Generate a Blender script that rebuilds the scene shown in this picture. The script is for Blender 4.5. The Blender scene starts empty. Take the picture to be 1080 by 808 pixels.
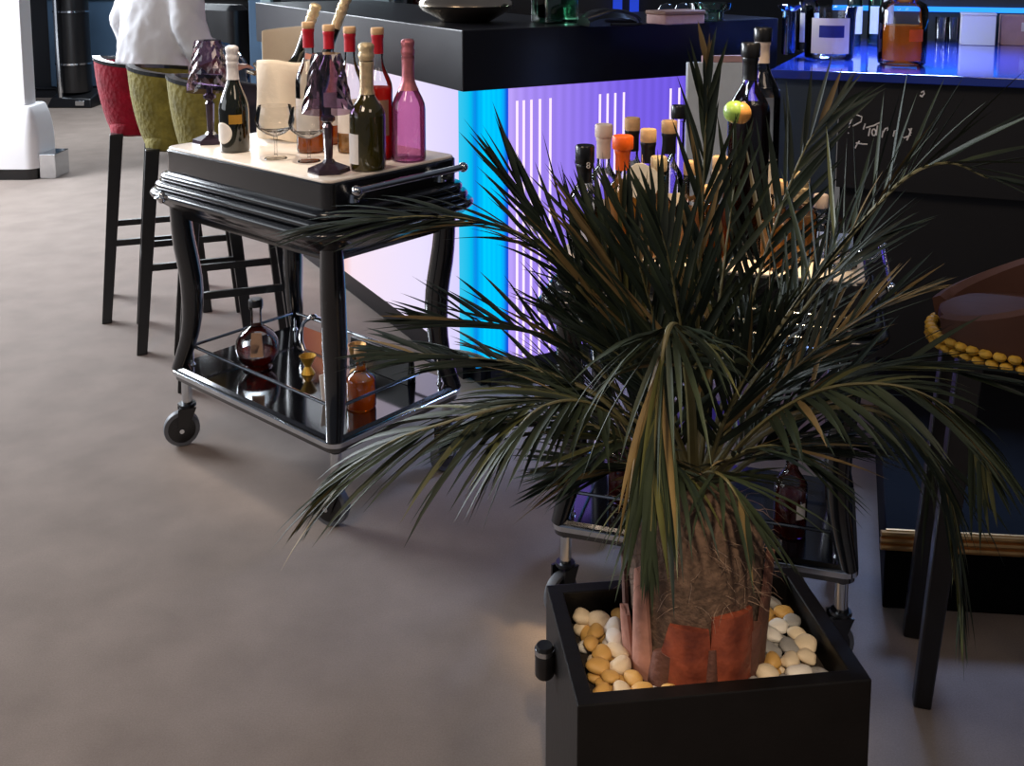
import bpy, bmesh, math, random
from mathutils import Vector, Matrix, noise
R = random.Random(7)
C = bpy.context.scene.collection
PI = math.pi
rad = math.radians
F, PX, PY, EYE, PITCH = 1081.0, 540.0, 88.0, 1.5, rad(7.0)
cp, sp = math.cos(PITCH), math.sin(PITCH)

# ---------------------------------------------------------------- measuring helpers
def ray(u, v):
    x, y = (u - PX) / F, (PY - v) / F
    return Vector((x, cp + sp * y, -sp + cp * y))
def at_z(u, v, z):
    d = ray(u, v); t = (z - EYE) / d.z
    return Vector((d.x * t, d.y * t, z))
def at_y(u, v, Y):
    d = ray(u, v); t = Y / d.y
    return Vector((d.x * t, Y, EYE + d.z * t))
def at_plane(u, v, p0, n):
    d = ray(u, v); o = Vector((0, 0, EYE)); t = (p0 - o).dot(n) / d.dot(n)
    return o + d * t

# ---------------------------------------------------------------- materials
def srgb(r, g, b):
    f = lambda c: (c / 12.92 if c <= .04045 else ((c + .055) / 1.055) ** 2.4)
    return tuple(f(c / 255) for c in (r, g, b))
def new_mat(name):
    m = bpy.data.materials.new(name); m.use_nodes = True
    nt = m.node_tree; nt.nodes.clear()
    out = nt.nodes.new('ShaderNodeOutputMaterial')
    return m, nt, out
def noise_color(nt, c, var, scale, c2=None, coord='Object', detail=4):
    tc = nt.nodes.new('ShaderNodeTexCoord'); n = nt.nodes.new('ShaderNodeTexNoise')
    n.inputs['Scale'].default_value = scale; n.inputs['Detail'].default_value = detail
    nt.links.new(tc.outputs[coord], n.inputs['Vector'])
    rp = nt.nodes.new('ShaderNodeValToRGB')
    a = tuple(x * (1 - var) for x in c); b = c2 or tuple(min(1, x * (1 + var)) for x in c)
    rp.color_ramp.elements[0].position = .3; rp.color_ramp.elements[1].position = .7
    rp.color_ramp.elements[0].color = (*a, 1); rp.color_ramp.elements[1].color = (*b, 1)
    nt.links.new(n.outputs['Fac'], rp.inputs['Fac'])
    return rp.outputs['Color'], n, tc
def mat(name, rgb, rough=.5, metal=0, spec=.5, coat=0, var=.12, scale=30, bump=0, bscale=None, c2=None, sheen=0, voronoi=0):
    m, nt, out = new_mat(name)
    b = nt.nodes.new('ShaderNodeBsdfPrincipled')
    col, n, tc = noise_color(nt, srgb(*rgb), var, scale, srgb(*c2) if c2 else None)
    nt.links.new(col, b.inputs['Base Color'])
    b.inputs['Roughness'].default_value = rough; b.inputs['Metallic'].default_value = metal
    b.inputs['Specular IOR Level'].default_value = spec; b.inputs['Coat Weight'].default_value = coat
    b.inputs['Coat Roughness'].default_value = .08; b.inputs['Sheen Weight'].default_value = sheen
    if bump or voronoi:
        bp = nt.nodes.new('ShaderNodeBump'); bp.inputs['Strength'].default_value = bump or voronoi
        bp.inputs['Distance'].default_value = .01
        if voronoi:
            t = nt.nodes.new('ShaderNodeTexVoronoi'); t.inputs['Scale'].default_value = bscale or 40
            nt.links.new(tc.outputs['Object'], t.inputs['Vector']); nt.links.new(t.outputs['Distance'], bp.inputs['Height'])
        else:
            t = nt.nodes.new('ShaderNodeTexNoise'); t.inputs['Scale'].default_value = bscale or scale * 4
            nt.links.new(tc.outputs['Object'], t.inputs['Vector']); nt.links.new(t.outputs['Fac'], bp.inputs['Height'])
        nt.links.new(bp.outputs['Normal'], b.inputs['Normal'])
    nt.links.new(b.outputs['BSDF'], out.inputs['Surface'])
    return m
def thin_glass(name, tint=(235, 240, 245), ior=1.45, boost=.06):
    m, nt, out = new_mat(name)
    tr = nt.nodes.new('ShaderNodeBsdfTransparent'); gl = nt.nodes.new('ShaderNodeBsdfGlossy')
    col, n, tc = noise_color(nt, srgb(*tint), .03, 12)
    nt.links.new(col, tr.inputs['Color']); gl.inputs['Roughness'].default_value = .03
    fr = nt.nodes.new('ShaderNodeFresnel'); fr.inputs['IOR'].default_value = ior
    ad = nt.nodes.new('ShaderNodeMath'); ad.operation = 'ADD'; ad.inputs[1].default_value = boost; ad.use_clamp = True
    mx = nt.nodes.new('ShaderNodeMixShader')
    nt.links.new(fr.outputs['Fac'], ad.inputs[0]); nt.links.new(ad.outputs[0], mx.inputs['Fac'])
    nt.links.new(tr.outputs[0], mx.inputs[1]); nt.links.new(gl.outputs[0], mx.inputs[2])
    nt.links.new(mx.outputs[0], out.inputs['Surface'])
    return m
def liquid(name, rgb, clear=.55, trgb=None):
    m, nt, out = new_mat(name)
    tr = nt.nodes.new('ShaderNodeBsdfTransparent'); tr.inputs['Color'].default_value = (*srgb(*(trgb or rgb)), 1)
    b = nt.nodes.new('ShaderNodeBsdfPrincipled'); col, n, tc = noise_color(nt, srgb(*rgb), .15, 15)
    nt.links.new(col, b.inputs['Base Color']); b.inputs['Roughness'].default_value = .15
    b.inputs['Coat Weight'].default_value = .5
    tl = nt.nodes.new('ShaderNodeBsdfTranslucent'); nt.links.new(col, tl.inputs['Color'])
    m2 = nt.nodes.new('ShaderNodeMixShader'); m2.inputs['Fac'].default_value = .5
    nt.links.new(b.outputs[0], m2.inputs[1]); nt.links.new(tl.outputs[0], m2.inputs[2])
    mx = nt.nodes.new('ShaderNodeMixShader'); mx.inputs['Fac'].default_value = 1 - clear
    nt.links.new(tr.outputs[0], mx.inputs[1]); nt.links.new(m2.outputs[0], mx.inputs[2])
    nt.links.new(mx.outputs[0], out.inputs['Surface'])
    return m
def glow(name, stops, strength, axis='X', lo=0., hi=1., flute=0, fscale=90):
    m, nt, out = new_mat(name)
    tc = nt.nodes.new('ShaderNodeTexCoord'); sx = nt.nodes.new('ShaderNodeSeparateXYZ')
    nt.links.new(tc.outputs['Object'], sx.inputs[0])
    mr = nt.nodes.new('ShaderNodeMapRange'); mr.inputs['From Min'].default_value = lo; mr.inputs['From Max'].default_value = hi
    nt.links.new(sx.outputs[axis], mr.inputs['Value'])
    rp = nt.nodes.new('ShaderNodeValToRGB'); el = rp.color_ramp.elements
    while len(el) < len(stops): el.new(.5)
    for e, (p, c) in zip(el, stops): e.position = p; e.color = (*srgb(*c), 1)
    nt.links.new(mr.outputs[0], rp.inputs['Fac'])
    em = nt.nodes.new('ShaderNodeEmission'); nt.links.new(rp.outputs['Color'], em.inputs['Color'])
    if flute:   # backlit ribbed acrylic
        mu = nt.nodes.new('ShaderNodeMath'); mu.operation = 'MULTIPLY'; mu.inputs[1].default_value = fscale
        sn = nt.nodes.new('ShaderNodeMath'); sn.operation = 'SINE'
        ma = nt.nodes.new('ShaderNodeMath'); ma.operation = 'MULTIPLY_ADD'
        ma.inputs[1].default_value = strength * flute; ma.inputs[2].default_value = strength
        nt.links.new(sx.outputs[axis], mu.inputs[0]); nt.links.new(mu.outputs[0], sn.inputs[0])
        nt.links.new(sn.outputs[0], ma.inputs[0]); nt.links.new(ma.outputs[0], em.inputs['Strength'])
    else:
        em.inputs['Strength'].default_value = strength
    nt.links.new(em.outputs[0], out.inputs['Surface'])
    return m

M = {}
M['black_lacquer'] = mat('black_lacquer', (16, 18, 22), .22, coat=.6, var=.1)
M['black_wood'] = mat('black_wood', (15, 14, 15), .38, coat=.15, var=.25, scale=25)
M['shelf_gloss'] = mat('shelf_gloss', (14, 13, 15), .1, spec=.9, coat=1, var=.1)
M['step_black'] = mat('step_black', (9, 9, 10), .85, spec=.1, var=.2)
M['bar_black'] = mat('bar_black', (13, 14, 22), .3, var=.1, scale=8)
M['planter_black'] = mat('planter_black', (15, 13, 13), .4, spec=.3, var=.2, scale=18, bump=.04)
M['chrome'] = mat('chrome', (215, 220, 225), .12, 1, var=.04)
M['brass'] = mat('brass', (226, 176, 112), .28, .8, var=.1)
M['gold'] = mat('gold', (205, 160, 62), .35, .6, var=.15)
M['rubber'] = mat('rubber', (95, 98, 104), .5, var=.1)
M['plastic_black'] = mat('plastic_black', (18, 18, 20), .3, coat=.2)
M['marble'] = mat('marble', (238, 222, 205), .35, var=.05, scale=9, c2=(250, 240, 228))
M['red_velvet'] = mat('red_velvet', (138, 4, 34), .8, spec=.2, var=.3, scale=14, voronoi=.28, bscale=55, sheen=.08)
M['olive_velvet'] = mat('olive_velvet', (122, 112, 50), .8, spec=.2, var=.35, scale=14, voronoi=.35, bscale=55, sheen=.08)
M['brown_leather'] = mat('brown_leather', (82, 54, 44), .6, spec=.3, var=.12, scale=10, bump=.08)
M['gold_braid'] = mat('gold_braid', (200, 156, 50), .6, var=.25, scale=60)
M['white_shirt'] = mat('white_shirt', (222, 222, 226), .8, var=.04, scale=6, bump=.25, bscale=9)
M['trousers'] = mat('trousers', (30, 32, 42), .8, var=.1)
M['skin'] = mat('skin', (205, 160, 135), .55, var=.06)
M['hair'] = mat('hair', (60, 42, 30), .6, var=.3, scale=80)
M['white_paint'] = mat('white_paint', (236, 233, 234), .4, var=.02, scale=4)
M['napkin'] = mat('napkin', (236, 220, 196), .85, var=.05, scale=10, bump=.15, bscale=60)
M['napkin_white'] = mat('napkin_white', (240, 232, 218), .85, var=.04, scale=12, bump=.1, bscale=70)
M['dark_glass'] = mat('dark_glass', (22, 24, 10), .06, coat=1, var=.3, scale=12)
M['olive_glass'] = mat('olive_glass', (58, 52, 10), .06, coat=1, var=.35, scale=10)
M['rose_liquid'] = liquid('rose_liquid', (255, 170, 214), .72, (255, 196, 226))
M['rose_foil'] = mat('rose_foil', (214, 130, 138), .35, .6, var=.12, scale=60, bump=.2)
M['gold_foil'] = mat('gold_foil', (228, 204, 160), .38, .5, var=.15, scale=60, bump=.3)
M['white_foil'] = mat('white_foil', (238, 232, 228), .4, .1, var=.05, bump=.15)
M['red_foil'] = mat('red_foil', (186, 22, 40), .4, .15, var=.12)
M['cork'] = mat('cork', (205, 165, 120), .7, var=.15, scale=80)
M['cream_cap'] = mat('cream_cap', (225, 205, 190), .5, var=.05)
M['orange_cap'] = mat('orange_cap', (245, 100, 20), .4, var=.08)
M['paper'] = mat('paper', (238, 230, 220), .7, var=.05)
M['paper_tan'] = mat('paper_tan', (176, 140, 112), .7, var=.12)
M['gold_label'] = mat('gold_label', (176, 130, 40), .5, .2, var=.15)
M['amber'] = liquid('amber', (206, 128, 36), .4, (232, 160, 60))
M['gold_spirit'] = liquid('gold_spirit', (236, 186, 104), .3, (244, 205, 130))
M['cognac'] = liquid('cognac', (104, 30, 14), .35, (190, 84, 40))
M['red_spirit'] = liquid('red_spirit', (206, 44, 26), .45, (230, 90, 60))
M['dark_spirit'] = liquid('dark_spirit', (50, 16, 14), .1)
M['lime'] = mat('lime', (150, 184, 84), .4, coat=.4, var=.1)
M['orange'] = mat('orange', (220, 158, 84), .4, coat=.4, var=.1)
M['glass'] = thin_glass('glass', (248, 250, 252), boost=.015)
M['glass_fine'] = thin_glass('glass_fine', (252, 252, 252), ior=1.2, boost=.02)
M['glass_blue'] = thin_glass('glass_blue', (130, 195, 240), boost=.12)
M['glass_green'] = thin_glass('glass_green', (170, 215, 195), boost=.1)
M['glass_smoke'] = thin_glass('glass_smoke', (182, 162, 186), ior=1.38, boost=.06)
M['smoke_solid'] = mat('smoke_solid', (62, 48, 58), .1, coat=1, var=.2)
M['steel'] = mat('steel', (196, 180, 158), .2, 1, var=.15, scale=9, bump=.05)
M['blue_gloss'] = mat('blue_gloss', (38, 58, 150), .12, coat=.6, var=.1, scale=5)  # blue glass, with reflected blue light put into the base colour
M['teal_panel'] = mat('teal_panel', (66, 92, 118), .5, var=.1, scale=3)
M['teal_dark'] = mat('teal_dark', (46, 58, 66), .5, var=.1, scale=3)
M['pale_teal'] = mat('pale_teal', (150, 172, 180), .4, var=.05, scale=3)
M['panel_grey'] = mat('panel_grey', (214, 224, 230), .5, var=.05)
M['chalk'] = mat('chalk', (236, 232, 226), .9, var=.1, scale=200)
M['chalkboard'] = mat('chalkboard', (20, 19, 21), .6, var=.15, scale=6)
M['wall_dark'] = mat('wall_dark', (20, 24, 32), .6, var=.15, scale=2)
M['pink_box'] = mat('pink_box', (196, 158, 156), .6, var=.08)
M['brown_card'] = mat('brown_card', (140, 104, 86), .6, var=.1)
M['ink'] = mat('ink', (36, 46, 120), .6)
M['soil'] = mat('soil', (42, 32, 26), .95, var=.4, scale=60, bump=.5)
M['fiber'] = mat('fiber', (96, 74, 60), .95, var=.45, scale=70, bump=.5, bscale=120)
M['fiber_pale'] = mat('fiber_pale', (128, 104, 88), .9, var=.3, scale=70)
M['boot_orange'] = mat('boot_orange', (96, 42, 32), .5, var=.3, scale=26, bump=.3, bscale=50, c2=(168, 84, 58))
M['boot_pink'] = mat('boot_pink', (170, 120, 104), .6, var=.3, scale=16, bump=.2)
M['boot_brown'] = mat('boot_brown', (92, 58, 48), .7, var=.4, scale=20, bump=.3)
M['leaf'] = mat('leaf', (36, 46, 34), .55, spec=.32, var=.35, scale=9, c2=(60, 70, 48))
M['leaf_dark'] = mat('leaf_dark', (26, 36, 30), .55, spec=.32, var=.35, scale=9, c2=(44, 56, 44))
M['leaf_tan'] = mat('leaf_tan', (116, 94, 56), .55, var=.3, scale=9, c2=(142, 118, 72))  # dried leaflets, and warm light on leaves put into their colour
M['leaf_yellow'] = mat('leaf_yellow', (80, 84, 44), .42, var=.3, scale=9, c2=(106, 104, 58))
M['rachis'] = mat('rachis', (104, 98, 62), .5, var=.25, scale=12)
for k, c in dict(ochre=(196, 152, 84), cream=(216, 196, 166), white=(222, 214, 204), grey=(150, 146, 142), dark=(92, 84, 78)).items():
    M['pebble_' + k] = mat('pebble_' + k, c, .55, var=.15, scale=45, bump=.08)
# carpet
m, nt, out = new_mat('carpet'); b = nt.nodes.new('ShaderNodeBsdfPrincipled')
c1, n1, tc = noise_color(nt, srgb(113, 98, 87), .04, 6.0, srgb(126, 111, 100))
n2 = nt.nodes.new('ShaderNodeTexNoise'); n2.inputs['Scale'].default_value = 260; n2.inputs['Detail'].default_value = 8; n2.inputs['Roughness'].default_value = .8
nt.links.new(tc.outputs['Object'], n2.inputs['Vector'])
mx = nt.nodes.new('ShaderNodeMix'); mx.data_type = 'RGBA'; mx.blend_type = 'OVERLAY'; mx.inputs['Factor'].default_value = .55
nt.links.new(c1, mx.inputs[6]); nt.links.new(n2.outputs['Fac'], mx.inputs[7])
nt.links.new(mx.outputs[2], b.inputs['Base Color']); b.inputs['Roughness'].default_value = .95
b.inputs['Sheen Weight'].default_value = .2
bp = nt.nodes.new('ShaderNodeBump'); bp.inputs['Strength'].default_value = .25; bp.inputs['Distance'].default_value = .004
nt.links.new(n2.outputs['Fac'], bp.inputs['Height']); nt.links.new(bp.outputs['Normal'], b.inputs['Normal'])
nt.links.new(b.outputs[0], out.inputs['Surface']); M['carpet'] = m

# ---------------------------------------------------------------- mesh builder
class MB:
    def __init__(s): s.v = []; s.f = []; s.mi = []; s.M = Matrix.Identity(4); s.cur = 0
    def add(s, verts, faces):
        o = len(s.v)
        s.v += [s.M @ Vector(p) for p in verts]
        for f in faces: s.f.append([i + o for i in f]); s.mi.append(s.cur)
    def box(s, c, d, rz=0, rx=0):
        m = Matrix.Translation(c) @ Matrix.Rotation(rz, 4, 'Z') @ Matrix.Rotation(rx, 4, 'X')
        v = [m @ Vector((x * d[0] / 2, y * d[1] / 2, z * d[2] / 2)) for z in (-1, 1) for y in (-1, 1) for x in (-1, 1)]
        s.add(v, [(0, 2, 3, 1), (4, 5, 7, 6), (0, 1, 5, 4), (2, 6, 7, 3), (0, 4, 6, 2), (1, 3, 7, 5)]); return s
    def hexa(s, b4, t4):
        s.add(list(b4) + list(t4), [(3, 2, 1, 0), (4, 5, 6, 7), (0, 1, 5, 4), (1, 2, 6, 5), (2, 3, 7, 6), (3, 0, 4, 7)]); return s
    def prism(s, poly, z0, z1):
        n = len(poly)
        s.add([(x, y, z0) for x, y in poly] + [(x, y, z1) for x, y in poly],
              [list(range(n))[::-1], list(range(n, 2 * n))] + [(i, (i + 1) % n, (i + 1) % n + n, i + n) for i in range(n)]); return s
    def loops(s, L, cap0=True, cap1=True):
        n = len(L[0]); v = [p for l in L for p in l]; f = []
        for k in range(len(L) - 1):
            for i in range(n): f.append((k * n + i, k * n + (i + 1) % n, (k + 1) * n + (i + 1) % n, (k + 1) * n + i))
        if cap0: f.append(list(range(n))[::-1])
        if cap1: f.append([(len(L) - 1) * n + i for i in range(n)])
        s.add(v, f); return s
    def tube(s, pts, r, n=8, sq=None):
        pts = [Vector(p) for p in pts]; rr = r if isinstance(r, (list, tuple)) else [r] * len(pts); L = []
        up = None
        for i, p in enumerate(pts):
            t = (pts[min(i + 1, len(pts) - 1)] - pts[max(i - 1, 0)]).normalized()
            if up is None: up = Vector((0, 0, 1)) if abs(t.z) < .9 else Vector((1, 0, 0))
            a = t.cross(up).normalized(); b_ = a.cross(t).normalized(); up = b_
            e = sq or (1, 1)
            L.append([p + (a * math.cos(2 * PI * k / n) * e[0] + b_ * math.sin(2 * PI * k / n) * e[1]) * rr[i] for k in range(n)])
        return s.loops(L)
    def lathe(s, prof, n=24, c=(0, 0, 0), cap0=True, cap1=True, ph=0):
        return s.loops([[(c[0] + r * math.cos(2 * PI * k / n + ph), c[1] + r * math.sin(2 * PI * k / n + ph), c[2] + z) for k in range(n)] for r, z in prof], cap0, cap1)
    def ring(s, prof, hx, hy, r, n=6, cap0=True, cap1=True):
        L = []
        for off, z in prof:
            l = []
            for sx, sy, a0 in ((1, 1, 0), (-1, 1, 90), (-1, -1, 180), (1, -1, 270)):
                rr = max(r + off, .001); cx, cy = sx * (hx - r), sy * (hy - r)
                for k in range(n + 1):
                    a = rad(a0 + 90 * k / n); l.append((cx + rr * math.cos(a), cy + rr * math.sin(a), z))
            L.append(l)
        return s.loops(L, cap0, cap1)
    def ellipsoid(s, c, r, n=16, m_=10, rot=None):
        rot = rot or Matrix.Identity(3); L = []
        for j in range(1, m_):
            a = PI * j / m_ - PI / 2
            L.append([Vector(c) + rot @ Vector((r[0] * math.cos(a) * math.cos(2 * PI * k / n), r[1] * math.cos(a) * math.sin(2 * PI * k / n), r[2] * math.sin(a))) for k in range(n)])
        return s.loops(L)
    def loft(s, secs, n=20):   # (cx,cy,z,rx,ry)
        return s.loops([[(cx + rx * math.cos(2 * PI * k / n), cy + ry * math.sin(2 * PI * k / n), z) for k in range(n)] for cx, cy, z, rx, ry in secs])
    def build(s, name, mats, parent=None, smooth=True, bevel=0, angle=40):
        me = bpy.data.meshes.new(name); me.from_pydata([tuple(p) for p in s.v], [], s.f)
        for m_ in (mats if isinstance(mats, (list, tuple)) else [mats]): me.materials.append(M[m_] if isinstance(m_, str) else m_)
        for p, i in zip(me.polygons, s.mi): p.material_index = i
        bm = bmesh.new(); bm.from_mesh(me); bmesh.ops.recalc_face_normals(bm, faces=bm.faces); bm.to_mesh(me); bm.free()
        if smooth: me.shade_smooth(); me.set_sharp_from_angle(angle=rad(angle))
        o = bpy.data.objects.new(name, me); C.objects.link(o)
        if parent: o.parent = parent
        if bevel:
            bv = o.modifiers.new('bevel', 'BEVEL'); bv.width = bevel; bv.segments = 2; bv.limit_method = 'ANGLE'
        return o
def tag(o, label, cat, group=None, kind=None):
    if label: o['label'] = label
    if cat: o['category'] = cat
    if group: o['group'] = group
    if kind: o['kind'] = kind
    return o
def thing(name, label, cat, loc=(0, 0, 0), rz=0, group=None):
    o = bpy.data.objects.new(name, None); o.empty_display_size = .1; C.objects.link(o)
    o.location = loc; o.rotation_euler = (0, 0, rz)
    return tag(o, label, cat, group)
def struct(o): o['kind'] = 'structure'; return o
def dup(o, parent=None, label=None, loc=None, rz=None):
    kids = [c for c in o.children]
    c = o.copy(); C.objects.link(c)
    if parent: c.parent = parent
    if label: c['label'] = label
    if loc is not None: c.location = loc
    if rz is not None: c.rotation_euler = (0, 0, rz)
    for k in kids: dup(k, c)
    return c
def catmull(P, n):
    P = [Vector(p) for p in P]; P = [P[0] * 2 - P[1]] + P + [P[-1] * 2 - P[-2]]; out = []
    seg = len(P) - 3
    for i in range(n):
        t = i / (n - 1) * seg; k = min(int(t), seg - 1); t -= k
        a, b, c, d = P[k:k + 4]
        out.append(.5 * ((2 * b) + (c - a) * t + (2 * a - 5 * b + 4 * c - d) * t * t + (3 * b - a - 3 * c + d) * t ** 3))
    return out

# ---------------------------------------------------------------- camera, world
cam = bpy.data.objects.new('camera', bpy.data.cameras.new('camera')); C.objects.link(cam)
cam.location = (0, 0, EYE); cam.rotation_euler = (PI / 2 - PITCH, 0, 0)
cam.data.sensor_fit = 'HORIZONTAL'; cam.data.sensor_width = 36; cam.data.lens = 36 * F / 1080
cam.data.shift_y = -(404 - PY) / 1080; cam.data.clip_start = .05
sc = bpy.context.scene; sc.camera = cam
sc.view_settings.view_transform = 'Standard'; sc.view_settings.look = 'None'
sc.view_settings.gamma = 1; sc.view_settings.exposure = 0; sc.view_settings.use_curve_mapping = False
w = bpy.data.worlds.new('World'); sc.world = w; w.use_nodes = True
bg = w.node_tree.nodes['Background']; bg.inputs[0].default_value = (.75, .8, 1, 1); bg.inputs[1].default_value = .11

def area(name, loc, target, size, power, color, sy=None, spread=None):
    l = bpy.data.lights.new(name, 'AREA'); l.size = size; l.energy = power; l.color = color
    if sy: l.shape = 'RECTANGLE'; l.size_y = sy
    if spread: l.spread = rad(spread)
    o = bpy.data.objects.new(name, l); C.objects.link(o); o.location = loc
    o.rotation_euler = (Vector(target) - Vector(loc)).to_track_quat('-Z', 'Y').to_euler(); return o
def spot(name, loc, target, power, color, angle, blend=.5, size=.06):
    l = bpy.data.lights.new(name, 'SPOT'); l.energy = power; l.color = color; l.spot_size = rad(angle); l.spot_blend = blend; l.shadow_soft_size = size
    o = bpy.data.objects.new(name, l); C.objects.link(o); o.location = loc
    o.rotation_euler = (Vector(target) - Vector(loc)).to_track_quat('-Z', 'Y').to_euler(); return o
area('window_daylight', (-5.2, 5.6, 2.3), (-.8, 3.2, .2), 2.6, 470, (.86, .92, 1), sy=1.6)
area('rear_fill', (-3.4, 9.6, 3.0), (-2.4, 7.6, 0), 2.4, 210, (.84, .92, 1), sy=1.6)  # added lamp that brightens the far floor and the dim wall panel
area('side_window', (-5.2, 1.4, 2.0), (0, 2.4, .6), 3.6, 46, (.9, .95, 1), sy=2.0)
area('ceiling_light', (-1.6, .5, 3.4), (-1.0, 1.6, 0), 1.0, 40, (1, .78, .6))
area('ceiling_light', (1.2, .2, 3.4), (.9, 1.4, 0), 1.0, 15, (1, .78, .6))
spot('planter_downlight', (.12, -.5, 2.5), (.3, 1.5, .36), 170, (1, .82, .6), 13, .5)
spot('trolley_downlight', (.66, 1.98, 3.1), (.43, 2.14, .9), 420, (1, .74, .42), 15, .6)
spot('serving_downlight', (-.75, 2.6, 3.2), (-.62, 2.95, .9), 150, (1, .88, .74), 22, .7)
area('bar_blue_light', (1.5, 4.0, 2.2), (1.4, 3.75, 1.13), .5, 36, (.32, .5, 1), spread=85)

# ---------------------------------------------------------------- room
fl = MB(); fl.box((0, 5, -.05), (13, 14, .1)); struct(fl.build('floor', 'carpet', smooth=False))
wb = MB(); wb.box((-.1, 11.1, 1.6), (12.8, .2, 3.2)); struct(wb.build('wall_back', 'wall_dark', smooth=False))
wr = MB(); wr.box((4.6, 5.6, 1.6), (.2, 10.8, 3.2)); struct(wr.build('wall_right', 'wall_dark', smooth=False))
# wall panel and skirting on the back wall
p0 = at_y(88, 94, 10.95); p1 = at_y(122, 6, 10.95)
pn = MB(); pn.box(((-4.62 - 3.6) / 2, 10.97, (.1 + 1.06) / 2 + .02), (1.7, .05, .96)); struct(pn.build('trim_1', 'teal_panel', smooth=False, bevel=.01))
pg = MB(); pg.box((-4.11, 10.96, 1.085), (1.7, .07, .05)); struct(pg.build('trim_2', glow('green_strip', [(0, (20, 90, 80)), (1, (30, 110, 95))], .5), smooth=False))
bs = MB(); bs.box((-.1, 10.975, .04), (12.6, .05, .08)); bs.box((-.1, 10.97, .1), (12.6, .06, .012)); struct(bs.build('baseboard_back', 'wall_dark', smooth=False))

# white pillar
pil = thing('pillar', None, None, (-3.79, 7.0, 0)); pil['kind'] = 'structure'
a = MB(); a.box((-.02, -.02, 1.85), (1.0, .16, 2.7)); struct(a.build('shaft', 'white_paint', pil, smooth=False, bevel=.006))
a = MB()
prof = [(.0, .08)] + [(.06 * (1 - math.sin(t * PI / 16)) ** 1.6 if t else .06, .2 + .3 * t / 8) for t in range(9)]
prof = [(.06, .075), (.06, .2), (.058, .28), (.05, .36), (.036, .43), (.014, .49), (0, .5)]
a.ring(prof, .51, .12, .02); struct(a.build('pedestal', 'white_paint', pil))
a = MB(); a.ring([(.05, .0), (.05, .075)], .51, .12, .02); struct(a.build('plinth', 'plastic_black', pil))
a = MB(); a.box((.62, -.02, .085), (.11, .22, .17)); struct(a.build('chrome_guard', 'chrome', pil, smooth=False, bevel=.004))

# ---------------------------------------------------------------- black floor stand far left
st = thing('floor_stand', 'black upright column with chrome pole and flat foot beside the white pillar', 'stand', at_z(78, 112, 0))
a = MB(); a.lathe([(.17, .14), (.17, 1.3)], 24, (-.03, .12, 0)); a.build('column', 'plastic_black', st)
a = MB(); a.tube([(-.09, -.08, .1), (-.1, -.08, .6), (-.1, -.08, 1.12)], .022); a.build('pole', 'chrome', st)
a = MB()
for z in (.42, .95): a.lathe([(.178, z), (.178, z + .018)], 24, (-.03, .12, 0))
a.build('ring_band', 'chrome', st)
a = MB(); a.hexa([(-.22, -.14, 0), (.24, -.14, 0), (.24, .28, 0), (-.22, .28, 0)], [(-.18, -.1, .1), (.22, -.12, .09), (.22, .22, .16), (-.18, .22, .18)]); a.build('foot', 'plastic_black', st, bevel=.012)
a = MB(); a.lathe([(.12, 1.12), (.13, 1.13), (.13, 1.16), (.1, 1.18)], 24, (-.08, -.02, 0)); a.build('collar', 'chrome', st)
a = MB(); a.box((.12, -.142, .05), (.09, .012, .05)); a.build('foot_plate', 'chrome', st, bevel=.004)

# ---------------------------------------------------------------- the lit bar (local x along its right face, y along its left face)
K = at_z(490, 421, 0)
BAR_RZ = math.atan2(.498, .867)
bar = thing('bar_counter', 'black bar counter with backlit purple and cyan panels behind the first trolley', 'bar', K, BAR_RZ)
BI = (Matrix.Translation(K) @ Matrix.Rotation(BAR_RZ, 4, 'Z')).inverted()
def Bx(u, v, off):   # distance along the right face of what is seen at (u, v)
    n_ = BI.inverted().to_3x3() @ Vector((0, -1, 0)); return (BI @ at_plane(u, v, BI.inverted() @ Vector((0, off, 0)), n_)).x
def Bp(x, y, z): return Matrix.Translation(K) @ Matrix.Rotation(BAR_RZ, 4, 'Z') @ Vector((x, y, z))
ZT, ZB = 1.264, 1.06
BL = Bx(820, 50, 0)
a = MB(); a.prism([(0, 0), (BL, 0), (BL, .65), (.65, .65), (.65, 2.4), (0, 2.4)], ZB, ZT); a.build('countertop', 'bar_black', bar, smooth=False, bevel=.004)
a = MB(); a.prism([(.1, .07), (BL - .07, .07), (BL - .07, .6), (.6, .6), (.6, 2.34), (.1, 2.34)], .0, ZB); a.build('cabinet', 'bar_black', bar, smooth=False)
a = MB(); a.box((.085, 1.25, .04), (.03, 2.2, .08)); a.box((.75, .055, .04), (1.25, .03, .08)); a.build('kick_board', 'bar_black', bar, smooth=False)
g_right = glow('panel_purple', [(0, (205, 180, 250)), (.12, (168, 140, 244)), (.45, (124, 98, 232)), (1, (96, 74, 222))], 1.0, 'X', .12, 1.36, .06, 160)
g_left = glow('panel_white', [(0, (214, 206, 250)), (.2, (232, 222, 252)), (.62, (246, 226, 240)), (.75, (240, 160, 120)), (1, (200, 120, 100))], 1.05, 'Y', .14, 1.9)
g_cyan = glow('panel_cyan', [(0, (0, 150, 235)), (.25, (0, 200, 255)), (.8, (0, 190, 255)), (1, (20, 80, 220))], 1.05, 'X', .07, .19, .06, 330)
g_cyan2 = glow('panel_cyan_side', [(0, (20, 130, 235)), (.3, (0, 190, 240)), (1, (60, 200, 240))], 1.0, 'Y', .04, .17)
g_tube = glow('tube_white', [(0, (250, 225, 255)), (1, (250, 225, 255))], 1.15)
a = MB(); XC = Bx(536, 150, .04); X1 = BL - .06
a = MB(); a.box(((XC + X1) / 2, .05, (.08 + ZB) / 2), (X1 - XC, .02, ZB - .08)); a.build('light_panel', g_right, bar, smooth=False)['label'] = 'purple backlit ribbed panel'
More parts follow.
